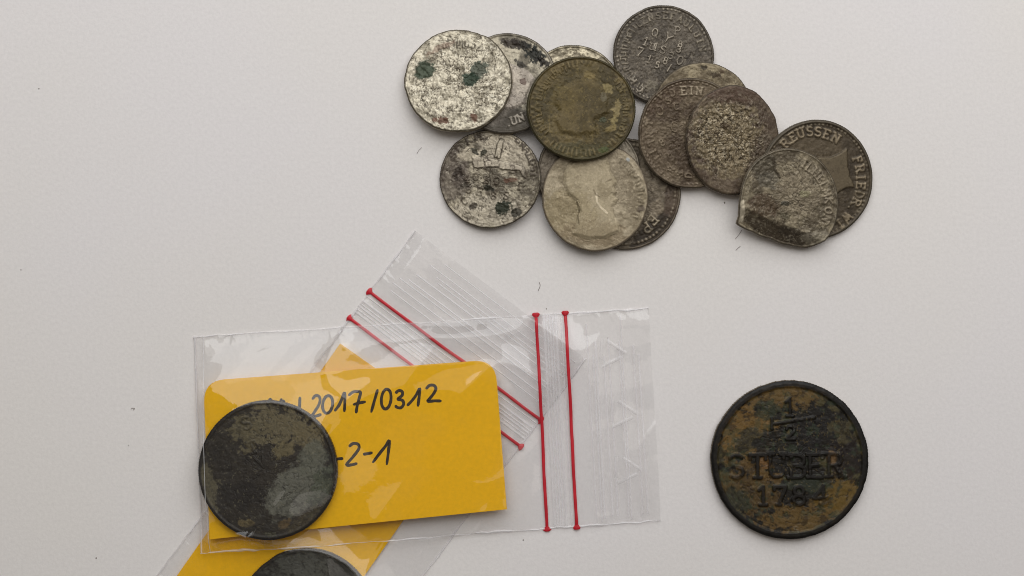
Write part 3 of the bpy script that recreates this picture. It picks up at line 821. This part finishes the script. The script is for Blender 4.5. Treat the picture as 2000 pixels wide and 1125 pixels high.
def relax(obst, iters, border):
    h = obst.copy()
    h[0] = border[0]; h[-1] = border[-1]; h[:, 0] = border[:, 0]; h[:, -1] = border[:, -1]
    for _ in range(iters):
        a = 0.25 * (h[:-2, 1:-1] + h[2:, 1:-1] + h[1:-1, :-2] + h[1:-1, 2:])
        h[1:-1, 1:-1] = np.maximum(obst[1:-1, 1:-1], a)
    return h


def sampler(XY, Z, c00, c10, c01):
    """bilinear lookup of a sheet's height in world xy (outside: nan)"""
    c00 = np.array(c00); e1 = np.array(c10) - c00; e2 = np.array(c01) - c00
    inv = np.linalg.inv(np.stack([e1, e2], 1)); nu, nv = Z.shape

    def f(P):
        q = (P - c00) @ inv.T
        out = np.full(q.shape[:-1], np.nan)
        ok = (q[..., 0] >= 0) & (q[..., 0] <= 1) & (q[..., 1] >= 0) & (q[..., 1] <= 1)
        x = np.clip(q[..., 0] * (nu - 1), 0, nu - 1.001); y = np.clip(q[..., 1] * (nv - 1), 0, nv - 1.001)
        i = x.astype(int); j = y.astype(int); fx = x - i; fy = y - j
        val = (Z[i, j] * (1 - fx) + Z[i + 1, j] * fx) * (1 - fy) + (Z[i, j + 1] * (1 - fx) + Z[i + 1, j + 1] * fx) * fy
        out[ok] = val[ok]
        return out
    return f


def inside_poly(P, poly):
    ins = np.zeros(P.shape[:-1], bool); n = len(poly)
    for i in range(n):
        a = poly[i]; b = poly[(i + 1) % n]
        c = (a[1] > P[..., 1]) != (b[1] > P[..., 1])
        xi = a[0] + (P[..., 1] - a[1]) * (b[0] - a[0]) / ((b[1] - a[1]) if abs(b[1] - a[1]) > 1e-12 else 1e-12)
        ins ^= c & (P[..., 0] < xi)
    return ins


def ribbon(path, width, z_at, name, mat, parent, lift, thick=0.0, ends=None):
    """a low ridge (half-round) of given width following a path in world xy"""
    path = np.array(path, float); n = len(path)
    tan = np.gradient(path, axis=0); tan /= np.maximum(np.linalg.norm(tan, axis=1), 1e-12)[:, None]
    nor = np.stack([-tan[:, 1], tan[:, 0]], 1)
    wv = np.full(n, width) if np.isscalar(width) else np.asarray(width)
    prof = [(-0.5, 0.0), (-0.32, 0.75), (0.0, 1.0), (0.32, 0.75), (0.5, 0.0)]
    V = []
    zz = z_at(path)
    for (o, hgt) in prof:
        V.append(np.column_stack([path + nor * (wv * o)[:, None], zz + lift + thick * hgt]))
    V = np.stack(V, 1).reshape(-1, 3)
    F = grid_faces(n, len(prof))
    return link_mesh(name, V, F, mat, parent)


def card(name, label, corners, round_r, z, a, b, t, org):
    """stiff paper label: polygon with two rounded corners, extruded"""
    pts = []
    n = len(corners)
    for i in range(n):
        p = np.array(corners[i]); r = round_r[i]
        if r <= 0: pts.append(p); continue
        q = np.array(corners[i - 1]); s_ = np.array(corners[(i + 1) % n])
        d1 = (q - p) / np.linalg.norm(q - p); d2 = (s_ - p) / np.linalg.norm(s_ - p)
        p1 = p + d1 * r; p2 = p + d2 * r
        for k in range(9):
            tt = k / 8
            pts.append((1 - tt) ** 2 * p1 + 2 * tt * (1 - tt) * (p + (p1 + p2) * 0.0) + tt ** 2 * p2)
    pts = np.array(pts); m = len(pts)
    V = [(x - org[0], y - org[1], a * (x - org[0]) + b * (y - org[1])) for x, y in pts] + [(x - org[0], y - org[1], t + a * (x - org[0]) + b * (y - org[1])) for x, y in pts]
    F = [list(range(m))[::-1], list(range(m, 2 * m))] + [[i, (i + 1) % m, m + (i + 1) % m, m + i] for i in range(m)]
    # make sure of outward winding
    area = 0.5 * sum(pts[i][0] * pts[(i + 1) % m][1] - pts[(i + 1) % m][0] * pts[i][1] for i in range(m))
    if area < 0: F = [f[::-1] for f in F]
    o = link_mesh(name, V, F, M_CARD, None, smooth=False, loc=(org[0], org[1], z))
    tag(o, label, "label")
    return o, [tuple(p) for p in pts]


def build_bag(label, corners, under, contents, nu, nv, crinkle, seed, zip_u, stripes, haze_spots):
    """corners c00 (closed end/top), c10 (open end/top), c11, c01; u runs from the closed end to the open end.
    under(P) height of what is below; contents(P) top of what is inside (or nan)"""
    XY = bag_frame(*corners, nu, nv)
    Wp = np.linalg.norm(np.array(corners[1]) - np.array(corners[0])) / MM     # mm along u
    Hp = np.linalg.norm(np.array(corners[3]) - np.array(corners[0])) / MM
    uu = np.linspace(0, 1, nu)[:, None] * np.ones((1, nv)); vv = np.ones((nu, 1)) * np.linspace(0, 1, nv)[None]
    Xm, Ym = uu * Wp, vv * Hp
    # ragged long edges
    ed = np.exp(-(vv * Hp / 1.5) ** 2) * 0.22 * (fbm(Xm * 0.35, Ym * 0 + 3, seed, 3) - 0.5) * 2 + np.exp(-((1 - vv) * Hp / 1.5) ** 2) * 0.3 * (fbm(Xm * 0.35, Ym * 0 + 9, seed + 2, 3) - 0.5) * 2
    e2 = (np.array(corners[3]) - np.array(corners[0])); e2 = e2 / np.linalg.norm(e2)
    XY = XY + ed[..., None] * MM * e2
    zb = under(XY)
    return XY, Xm, Ym, uu, vv, zb, Wp, Hp


def quad_px(pts, z):
    return [at(x, y, z) for x, y in pts]


EPS = 0.00005


def make_bag(label, pxc, zref, under, content_top, seed, zips, stripe_rng, bumps, crinkle=0.5, res=(430, 180), calm=()):
    root = bpy.data.objects.new("zip_bag", None); C.objects.link(root)
    cs = quad_px(pxc, zref)
    org = ((cs[0][0] + cs[2][0]) / 2, (cs[0][1] + cs[2][1]) / 2)
    root.location = (org[0], org[1], 0)
    root.empty_display_size = 0.005
    nu, nv = res
    XY, Xm, Ym, uu, vv, zb, Wp, Hp = build_bag(label, cs, under, None, nu, nv, 0, seed, None, None, None)
    O = np.array([org[0], org[1]])
    # back sheet: lies on whatever is below it
    back = relax(zb + EPS, 150, zb + EPS)
    loc = np.concatenate([(XY - O), back[..., None]], -1).reshape(-1, 3)
    link_mesh("back_film", loc, grid_faces(nu, nv), M_FILM_BACK, root, attrs={"haze": np.full(nu * nv, 0.005)})
    # front sheet: drapes over the contents
    ct = content_top(XY)
    ob = np.where(np.isnan(ct), back, np.maximum(back, np.nan_to_num(ct))) + 0.00008
    bd = back + 0.00008
    bd[-1] += 0.00025
    front = relax(ob, 900, bd)
    # the sheet's own slack: soft folds, tied down at the welded edges and along the zip
    env = sstep(0, 3.5, Ym) * sstep(0, 3.5, Hp - Ym) * sstep(0, 2.5, Xm)
    zx = (zips[0] + zips[1]) / 2 * Wp
    env = env * (1 - 0.8 * np.exp(-((Xm - zx) / 6.0) ** 2))
    for (bx, by, bw, bh) in calm:                                 # where the sheet lies taut
        wx, wy = at(bx, by, zref)
        q = ((XY[..., 0] - wx) / (bw * PX)) ** 2 + ((XY[..., 1] - wy) / (bh * PX)) ** 2
        env = env * (1 - 0.9 * np.exp(-q ** 2))
    slack = fbm(Xm * 0.055 + 0.03 * Ym, Ym * 0.075, seed + 5, 2, 0.35)
    slack = np.clip(slack - 0.3, 0, 1)
    fold = ridge(Xm * 0.05 + Ym * 0.05, Ym * 0.035 - Xm * 0.03, seed + 9, 1)
    front = front + env * MM * crinkle * (3.2 * slack + 1.0 * fold ** 3)
    for (bx, by, rx_, ry_, rot, hh) in bumps:                    # single creases and blisters, photo pixels
        wx, wy = at(bx, by, zref)
        ca, sa = math.cos(math.radians(rot)), math.sin(math.radians(rot))
        dx = (XY[..., 0] - wx) / PX; dy = (XY[..., 1] - wy) / PX
        q = ((ca * dx + sa * dy) / rx_) ** 2 + ((-sa * dx + ca * dy) / ry_) ** 2
        front = front + hh * MM * np.exp(-q) * sstep(0, 1.2, Ym) * sstep(0, 1.2, Hp - Ym)
    cr = 1 - np.abs(2 * fbm(Xm * 0.07 + 0.03 * Ym, Ym * 0.08, seed + 37, 2, 0.4) - 1)
    front = front + env * MM * 0.22 * crinkle * sstep(0.55, 1.0, cr)
    # puckers beside the welded seams
    puck = (fbm(Xm * 0.6, Ym * 0.25, seed + 13, 3, 0.6) - 0.5)
    nearedge = np.exp(-(Ym / 2.2) ** 2) + np.exp(-((Hp - Ym) / 2.2) ** 2)
    front = front + MM * 0.55 * np.clip(puck + 0.1, 0, 1) * nearedge * sstep(0, 0.5, Ym) * sstep(0, 0.5, Hp - Ym)
    # drawn stripes between the zip and the mouth
    s0, s1 = stripe_rng
    sm = sstep(s0 - 0.01, s0 + 0.02, uu) * sstep(s1 + 0.01, s1 - 0.02, uu)
    st = fbm(Xm * 1.1, Ym * 0.012, seed + 17, 3, 0.7)
    front = front + MM * 0.035 * sm * (st - 0.3)
    haze = 0.05 * sm * sstep(0.42, 0.7, st) + 0.01 * sm
    haze = haze + 0.16 * np.exp(-(Xm / 0.9) ** 2) + 0.10 * np.exp(-(Ym / 0.45) ** 2) + 0.10 * np.exp(-((Hp - Ym) / 0.45) ** 2)
    haze = haze * (0.5 + fbm(Xm * 0.5, Ym * 0.5, seed + 19, 3))
    rub = sstep(0.52, 0.75, fbm(Xm * 0.10, Ym * 0.14, seed + 23, 4, 0.6))
    haze = haze + 0.03 * rub
    loc = np.concatenate([(XY - O), front[..., None]], -1).reshape(-1, 3)
    link_mesh("front_film", loc, grid_faces(nu, nv), M_FILM, root, attrs={"haze": haze.ravel()})
    fs = sampler(XY, front, cs[0], cs[1], cs[3])

    def on(u, v):
        c00, c10, c11, c01 = map(np.array, cs)
        return (1 - u) * (1 - v) * c00 + u * (1 - v) * c10 + u * v * c11 + (1 - u) * v * c01

    def z_at(path):
        z = fs(path + O)
        return np.where(np.isnan(z), np.nanmin(z) if np.isfinite(z).any() else 0.0005, z)
    vs = np.linspace(0.002, 0.998, 60)
    rs = np.random.RandomState(seed)
    # coloured zip lines with their melted ends
    for k, zu in enumerate(zips):
        path = np.array([on(zu + (k * 0.0), v) for v in vs]) - O
        path = path + e_along(cs) * ((fbm(vs * 5, vs * 0 + k, seed + 3, 2) - 0.5) * 0.0003 * np.sin(vs * math.pi))[:, None]
        line = ribbon(path, 0.00060 * (1 + 0.10 * (vnoise(vs * 30, vs * 0, seed + k) - 0.5)), z_at, "zip_line", M_RED, root, 0.00002, 0.00012)
        for e in (0.0, 1.0):
            vv_ = np.linspace(e - (0.001 if e else 0.010), e + (0.010 if not e else 0.010), 7) if e else np.linspace(-0.010, 0.012, 7)
            if e: vv_ = np.linspace(0.988, 1.010, 7)
            pth = np.array([on(zu, v) for v in vv_]) - O
            wd = np.array([0.9, 1.5, 1.8, 1.7, 1.45, 1.2, 0.9]) if not e else np.array([0.9, 1.15, 1.45, 1.8, 1.9, 1.6, 1.1])
            wd = wd * 0.00084 * (0.9 + 0.25 * rs.rand(7))
            zc = z_at(np.array([on(zu, 0.012 if not e else 0.988)]) - O)[0]
            ribbon(pth, wd, lambda p, zc=zc: np.full(len(p), zc), "melted_end", M_RED, line, 0.00003, 0.00022)
    # interlocking ribs of the zip
    for du, wd in ((0.26, 0.0005), (0.36, 0.0003), (0.46, 0.0004), (0.55, 0.0003), (0.66, 0.0005), (0.84, 0.00025)):
        zu = zips[0] + (zips[1] - zips[0]) * du
        path = np.array([on(zu, v) for v in np.linspace(0.004, 0.992, 60)]) - O
        ribbon(path, wd, z_at, "zip_rib", M_RIB, root, 0.00002, 0.00012)
    # finger grip ribs towards the mouth
    for k in range(9):
        zu = s0 + (s1 - s0) * (0.04 + 0.92 * (k + 0.8 * rs.rand()) / 9)
        v0, v1 = 0.01 + 0.25 * rs.rand(), 0.985 - 0.03 * rs.rand()
        path = np.array([on(zu, v) for v in np.linspace(v0, v1, 50)]) - O
        ribbon(path, 0.00018 + 0.00022 * rs.rand(), z_at, "grip_rib", M_RIB, root, 0.00001, 0.00006)
    # crinkled welded side seams
    for v in (0.004, 0.996):
        us = np.linspace(0.0, 1.0, 260)
        path = np.array([on(u, v) for u in us]) - O
        jit = (fbm(us * 40, us * 0 + v * 7, seed + 29, 3) - 0.5) * 0.0004
        path = path + e_perp(cs) * jit[:, None]
        wd = 0.00008 + 0.0011 * np.clip(fbm(us * 26, us * 0 + 5 + v, seed + 33, 3) - 0.42, 0, 1)
        ribbon(path, wd, z_at, "side_seam", M_SEAM, root, 0.00001, 0.00016)
    us = np.linspace(0.0, 1.0, 120)
    path = np.array([on(0.003, v) for v in us]) - O
    ribbon(path, 0.0003, z_at, "end_fold", M_SEAM, root, 0.0, 0.0003)
    path = np.array([on(0.022, v) for v in us]) - O
    ribbon(path, 0.00016, z_at, "end_fold", M_SEAM, root, 0.0, 0.00014)
    tag(root, label, "bag", None)
    return root, fs, on, z_at, O, XY, front


def e_along(cs):
    e = np.array(cs[1]) - np.array(cs[0]); return (e / np.linalg.norm(e))[None]


def e_perp(cs):
    e = np.array(cs[3]) - np.array(cs[0]); return (e / np.linalg.norm(e))[None]


def flat_under(P):
    return np.full(P.shape[:-1], 0.00003)


# ---- lower bag, lying askew; closed end runs out of the picture at the bottom
ZREF2 = 0.0008
bag2_px = [(273, 1166), (810, 450), (1146, 702), (609, 1418)]      # c00 closed end/left, c10 mouth/left, c11 mouth/right, c01
v2 = np.array((-0.575, 0.818)); u2 = np.array((0.818, 0.575))
k0 = np.array((664., 671.))
card2_px = [k0, k0 + u2 * 300, k0 + u2 * 300 + v2 * 585, k0 + v2 * 585]
c2 = [at(p[0], p[1], ZREF2) for p in card2_px]
org2 = (sum(p[0] for p in c2) / 4, sum(p[1] for p in c2) / 4)
T2 = 0.00035
card2, card2_pts = card("paper_label", "yellow card lying slanted in the lower bag", c2, [0, 0.003, 0.003, 0], 0.00020, 0, 0, T2, org2)
card2["group"] = "yellow inventory cards"
zR = 0.00020 + T2 + 0.00003
Rxy = at(597, 1207, 0.002)
coinR = coin("dark coin in the lower bag, on the slanted yellow card", 597, 1207, 132, 133, 1.7, dict(
    lo=(52, 50, 44), hi=(78, 76, 68), s1=0.3, rim=0.03, rim_h=0.1, under=[(590, 1110, 60, 30, 0, (92, 92, 84), 0.7, 0.5)],
    grain=0.07, gs=1.5, specks=[((30, 28, 24), 1.4, 0.62, 0.8)], cracks=[((34, 32, 28), 0.8, 0.93, 0.6)], edge_col=(34, 31, 28), wall=(40, 36, 32)),
    mat=M_COPPER, group=None, plane=(zR, 0, 0, Rxy), seed=17, nth=340, nr=100)


def content2(P):
    out = np.full(P.shape[:-1], np.nan)
    out[inside_poly(P, card2_pts)] = 0.00020 + T2
    d = np.hypot((P[..., 0] - Rxy[0]) / (133 * PX), (P[..., 1] - Rxy[1]) / (134 * PX)) <= 1
    out[d] = zR + 0.0017
    return out


bag2, fs2, on2, z2, O2, XY2, F2 = make_bag("clear zip bag lying askew underneath the other bag", bag2_px, ZREF2, flat_under, content2, 21,
        zips=(0.761, 0.8335), stripe_rng=(0.855, 0.99),
        bumps=[(790, 1060, 26, 8, 60, 0.35), (820, 1090, 30, 7, 55, 0.30), (740, 1080, 50, 12, 55, 0.4), (350, 1080, 16, 6, 50, 0.3)], crinkle=0.55)


_F2s = F2.copy()
for _ in range(40):
    _p = np.pad(_F2s, 1, mode='edge')
    _F2s = 0.25 * (_p[:-2, 1:-1] + _p[2:, 1:-1] + _p[1:-1, :-2] + _p[1:-1, 2:])
_F2s = np.maximum(_F2s, F2) + 0.00003
for _ in range(3):
    _p = np.pad(_F2s, 1, mode='edge')
    _F2s = 0.2 * (_F2s + _p[:-2, 1:-1] + _p[2:, 1:-1] + _p[1:-1, :-2] + _p[1:-1, 2:])
fs2s = sampler(XY2, _F2s, at(*bag2_px[0], ZREF2), at(*bag2_px[1], ZREF2), at(*bag2_px[3], ZREF2))


def under1(P):
    z = fs2s(P)
    return np.where(np.isnan(z), 0.00003, z)


# ---- upper bag
ZREF1 = 0.0018
bag1_px = [(374, 657), (1268, 601), (1292, 1021), (391, 1082)]
card1_px = [(397, 744), (967, 702), (990, 993), (411, 1052)]
c1 = [at(p[0], p[1], ZREF1) for p in card1_px]
org1 = (sum(p[0] for p in c1) / 4, sum(p[1] for p in c1) / 4)
g = np.linspace(0, 1, 40)
ga, gb = np.meshgrid(g, g)
cpts = ((1 - ga) * (1 - gb))[..., None] * np.array(c1[0]) + (ga * (1 - gb))[..., None] * np.array(c1[1]) + (ga * gb)[..., None] * np.array(c1[2]) + ((1 - ga) * gb)[..., None] * np.array(c1[3])
cpts = cpts.reshape(-1, 2)
zc1, ac1, bc1 = rest_plane(org1[0], org1[1], cpts, under1(cpts) + 0.00012)
T1 = 0.00035
card1, card1_pts = card("paper_label", "yellow card handwritten 2017/0312 and -2-1 inside the upper bag", c1, [0.0042, 0.0042, 0, 0], zc1, ac1, bc1, T1, org1)
card1["group"] = "yellow inventory cards"


def card_z(x, y):
    return zc1 + ac1 * (x - org1[0]) + bc1 * (y - org1[1])


Qxy = at(522, 919.5, 0.0045)
zQ = card_z(*Qxy) + T1 + 0.00006
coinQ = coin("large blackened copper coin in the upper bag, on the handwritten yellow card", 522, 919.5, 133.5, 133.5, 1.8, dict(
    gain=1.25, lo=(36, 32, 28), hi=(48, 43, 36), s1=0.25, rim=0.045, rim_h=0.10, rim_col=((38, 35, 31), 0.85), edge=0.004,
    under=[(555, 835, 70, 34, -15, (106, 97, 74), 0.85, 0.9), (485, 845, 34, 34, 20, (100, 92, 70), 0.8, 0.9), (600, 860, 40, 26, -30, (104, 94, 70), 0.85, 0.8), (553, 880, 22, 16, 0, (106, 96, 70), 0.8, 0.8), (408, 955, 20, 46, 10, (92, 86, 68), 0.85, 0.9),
           (578, 958, 74, 44, 38, (104, 103, 92), 0.85, 0.35), (610, 900, 30, 40, 0, (98, 98, 86), 0.8, 0.4), (625, 955, 20, 50, -20, (66, 72, 56), 0.6, 0.6), (600, 1010, 50, 14, 40, (70, 62, 46), 0.7, 0.6), (482, 1022, 16, 10, 0, (98, 86, 60), 0.85, 0.6), (555, 1022, 14, 9, 30, (92, 76, 52), 0.85, 0.6), (528, 1042, 12, 6, 0, (82, 80, 64), 0.7, 0.5)],  # pale grey lower-right patches: film glare painted over partly real green-grey patina
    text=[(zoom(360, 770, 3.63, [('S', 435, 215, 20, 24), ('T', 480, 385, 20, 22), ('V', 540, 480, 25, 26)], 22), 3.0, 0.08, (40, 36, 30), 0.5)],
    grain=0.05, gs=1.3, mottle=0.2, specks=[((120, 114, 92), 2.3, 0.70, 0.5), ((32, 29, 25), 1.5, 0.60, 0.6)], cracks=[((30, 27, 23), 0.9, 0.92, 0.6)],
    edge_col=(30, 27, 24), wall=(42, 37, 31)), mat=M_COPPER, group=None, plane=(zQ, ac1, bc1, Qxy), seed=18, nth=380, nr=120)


def content1(P):
    out = np.full(P.shape[:-1], np.nan)
    m = inside_poly(P, card1_pts)
    zc = zc1 + ac1 * (P[..., 0] - org1[0]) + bc1 * (P[..., 1] - org1[1])
    out[m] = zc[m] + T1 + 0.00006
    d = np.hypot((P[..., 0] - Qxy[0]) / (134.5 * PX), (P[..., 1] - Qxy[1]) / (134.5 * PX)) <= 1
    out[d] = (zc + T1 + 0.00006 + 0.0018)[d]
    return out


bag1, fs1, on1, z1, O1, XY1, F1 = make_bag("clear zip bag with two red lines, lying on top of the other bag", bag1_px, ZREF1, under1, content1, 5,
        zips=(0.7525, 0.8170), stripe_rng=(0.845, 0.985),
        bumps=[(640, 812, 46, 24, 60, 0.5), (795, 838, 46, 13, 52, 0.35), (690, 778, 330, 36, 4, 0.50), (548, 911, 100, 58, 45, 1.1), (1005, 1012, 30, 16, -50, 0.5), (1185, 1014, 55, 11, 5, 0.35), (470, 1050, 60, 13, 6, 0.45), (600, 1056, 60, 11, 3, 0.4), (735, 1046, 50, 10, 4, 0.35), (930, 1020, 34, 6, 58, 0.3),
               (470, 700, 60, 26, 30, 0.55), (585, 690, 40, 14, 40, 0.4), (860, 655, 80, 14, -12, 0.3), (980, 690, 50, 26, -40, 0.5)], crinkle=0.68, calm=[(850, 910, 190, 110)])

# pressed recycling triangles near the mouth of the upper bag
for (mx, my, sz) in ((1192, 690, 34), (1213, 808, 34), (1222, 918, 34)):
    c = np.array(at(mx, my, ZREF1)) - O1
    pts = []
    for k in range(3):
        a0 = math.radians(-4 + 120 * k); a1 = math.radians(-4 + 120 * (k + 1))
        p0 = c + sz * PX * np.array((math.cos(a0), math.sin(a0))); p1 = c + sz * PX * np.array((math.cos(a1), math.sin(a1)))
        for q in np.linspace(0.06, 0.80, 12): pts.append(p0 + (p1 - p0) * q)
    for k in range(3):
        ribbon(pts[12 * k:12 * k + 12], 0.0007, z1, "recycling_arrow", M_MARK, bag1, 0.00003, 0.00012)

# ---- handwriting
def smooth_path(pts, k=6, closed=False):
    pts = [np.array(p, float) for p in pts]
    if len(pts) < 3: return np.array([pts[0] + (pts[-1] - pts[0]) * i / 8 for i in range(9)])
    ext = [2 * pts[0] - pts[1]] + pts + [2 * pts[-1] - pts[-2]]
    out = []
    for i in range(1, len(ext) - 2):
        p0, p1, p2, p3 = ext[i - 1:i + 3]
        for j in range(k):
            t = j / k
            out.append(0.5 * ((2 * p1) + (-p0 + p2) * t + (2 * p0 - 5 * p1 + 4 * p2 - p3) * t * t + (-p0 + 3 * p1 - 3 * p2 + p3) * t ** 3))
    out.append(pts[-1])
    return np.array(out)


def ell(cx, cy, rx, ry, tilt, k=16, start=70, sweep=368):
    o = []
    for i in range(k + 1):
        a = math.radians(start + sweep * i / k)
        x, y = rx * math.cos(a), ry * math.sin(a)
        o.append((cx + x + tilt * y, cy - y))
    return o


def zz(ox, oy, s, pts): return [(ox + x / s, oy + y / s) for x, y in pts]


W6 = (580, 700, 3.517); W1 = (360, 620, 4.326)
line1 = [zz(*W1, [(706, 820), (716, 760), (726, 690), (760, 760), (796, 830), (806, 770), (822, 688)]),
         zz(*W1, [(836, 700), (852, 735), (872, 800), (900, 830), (935, 815)]), zz(*W1, [(978, 675), (976, 740), (972, 820), (960, 850)]),
         zz(*W6, [(108, 278), (128, 256), (152, 260), (160, 287), (150, 322), (125, 362), (106, 396), (132, 395), (166, 384)]),
         zz(*W6, ell(212, 315, 34, 60, 0.10)),
         zz(*W6, [(262, 358), (290, 320), (312, 272), (329, 235), (330, 300), (327, 362)]),
         zz(*W6, [(357, 252), (385, 231), (412, 227), (437, 233), (428, 275), (415, 325), (408, 372)]), zz(*W6, [(390, 316), (430, 305), (470, 297)]),
         zz(*W6, [(555, 215), (533, 290), (512, 367)]),
         zz(*W6, ell(614, 278, 33, 68, 0.08)),
         zz(*W6, [(680, 236), (700, 220), (724, 228), (722, 254), (694, 278), (724, 286), (734, 311), (716, 337), (690, 335), (677, 324)]),
         zz(*W6, [(760, 321), (790, 290), (820, 250), (844, 207), (840, 265), (832, 325)]),
         zz(*W6, [(889, 206), (913, 184), (943, 185), (955, 207), (940, 240), (915, 272), (900, 293), (945, 290), (990, 291)])]
line2 = [zz(*W6, [(240, 692), (280, 688), (317, 685)]),
         zz(*W6, [(362, 602), (388, 583), (422, 588), (427, 618), (392, 668), (343, 727), (378, 728), (414, 719)]),
         zz(*W6, [(460, 656), (490, 651), (518, 645)]),
         zz(*W6, [(524, 711), (570, 650), (610, 600), (636, 563), (630, 640), (619, 725)])]
zk = 0
for li, strokes in enumerate((line1, line2)):
    V = []; F = []
    for st in strokes:
        p = smooth_path(st)
        w = np.array([at(x, y, ZREF1) for x, y in p])
        tan = np.gradient(w, axis=0); tan /= np.maximum(np.linalg.norm(tan, axis=1), 1e-12)[:, None]
        nor = np.stack([-tan[:, 1], tan[:, 0]], 1)
        m = len(w); base = len(V)
        hw = 0.00029 * (0.92 + 0.16 * vnoise(np.arange(m) * 0.35, np.zeros(m) + zk, 3))
        capl = np.array([0.45, 0.85]); hw[0] *= 0.55; hw[-1] *= 0.55
        w[0] -= tan[0] * 0.00012; w[-1] += tan[-1] * 0.00012
        zk += 1
        zo = T1 + 0.000014 + 0.000004 * (zk % 7)
        for i in range(m):
            for s_ in (-1, 1):
                q = w[i] + nor[i] * hw[i] * s_
                V.append((q[0] - org1[0], q[1] - org1[1], zo + ac1 * (q[0] - org1[0]) + bc1 * (q[1] - org1[1])))
        F += [[base + 2 * i, base + 2 * i + 2, base + 2 * i + 3, base + 2 * i + 1][::-1] for i in range(m - 1)]
    hwr = link_mesh("handwriting", V, F, M_INK, card1)
    hwr["label"] = "black handwriting 2017/0312" if li == 0 else "black handwriting -2-1"

# ------------------------------------------------------------------ stray fibres and crumbs
def fibre(label, pts, r):
    p = smooth_path(pts, 5)
    cu = bpy.data.curves.new("fibre", 'CURVE'); cu.dimensions = '3D'
    sp_ = cu.splines.new('POLY'); sp_.points.add(len(p) - 1)
    w = np.array([at(x, y, 0) for x, y in p]); o0 = w.mean(0)
    for i, q in enumerate(w): sp_.points[i].co = (q[0] - o0[0], q[1] - o0[1], r * 0.9, 1)
    cu.bevel_depth = r; cu.bevel_resolution = 1
    tmp = bpy.data.objects.new("fibre", cu)
    C.objects.link(tmp)
    dg = bpy.context.evaluated_depsgraph_get()
    me = bpy.data.meshes.new_from_object(tmp.evaluated_get(dg))
    bpy.data.objects.remove(tmp)
    me.materials.clear(); me.materials.append(M_FIBRE)
    o = bpy.data.objects.new("fibre", me); C.objects.link(o); o.location = (o0[0], o0[1], 0)
    tag(o, label, "fibre", "stray fibres on the paper")


fibre("fine curved hair on the paper beside the coin with the bent edge", [(1449, 449), (1444, 457), (1436, 467)], 0.00004)
fibre("short dark hair below the fine curved hair", [(1446, 481), (1441, 485), (1437, 489)], 0.00005)
fibre("tiny curved fibre on the paper above the upper bag's red lines", [(1053, 551), (1055, 558), (1051, 568)], 0.00005)
fibre("thin pale fibre on the paper below the pale speckled coin", [(824, 288), (818, 294), (814, 301)], 0.00004)
fibre("tiny looped fibre on the bare paper beside the upper bag", [(256, 799), (259, 797), (263, 798), (260, 801)], 0.00005)
V = []; F = []
rs = np.random.RandomState(3)
for (x, y, r) in ((76, 173, 1.6), (41, 527, 1.8), (251, 870, 1.2), (188, 1090, 2.0), (1067, 603, 1.4), (1022, 1055, 1.6), (1415, 396, 2.2), (1186, 660, 1.2)):
    wx, wy = at(x, y); b0 = len(V)
    for k in range(6):
        a = k * math.pi / 3; q = 0.75 * r * PX * (0.7 + 0.6 * rs.rand())
        V.append((wx + q * math.cos(a), wy + 1.3 * q * math.sin(a), 0.0))
    V.append((wx, wy, r * PX))
    F += [[b0 + k, b0 + (k + 1) % 6, b0 + 6] for k in range(6)]
dust = link_mesh("dust", V, F, M_FIBRE)
dust["kind"] = "stuff"; dust["label"] = "tiny dark dust specks scattered over the paper"; dust["category"] = "dust"
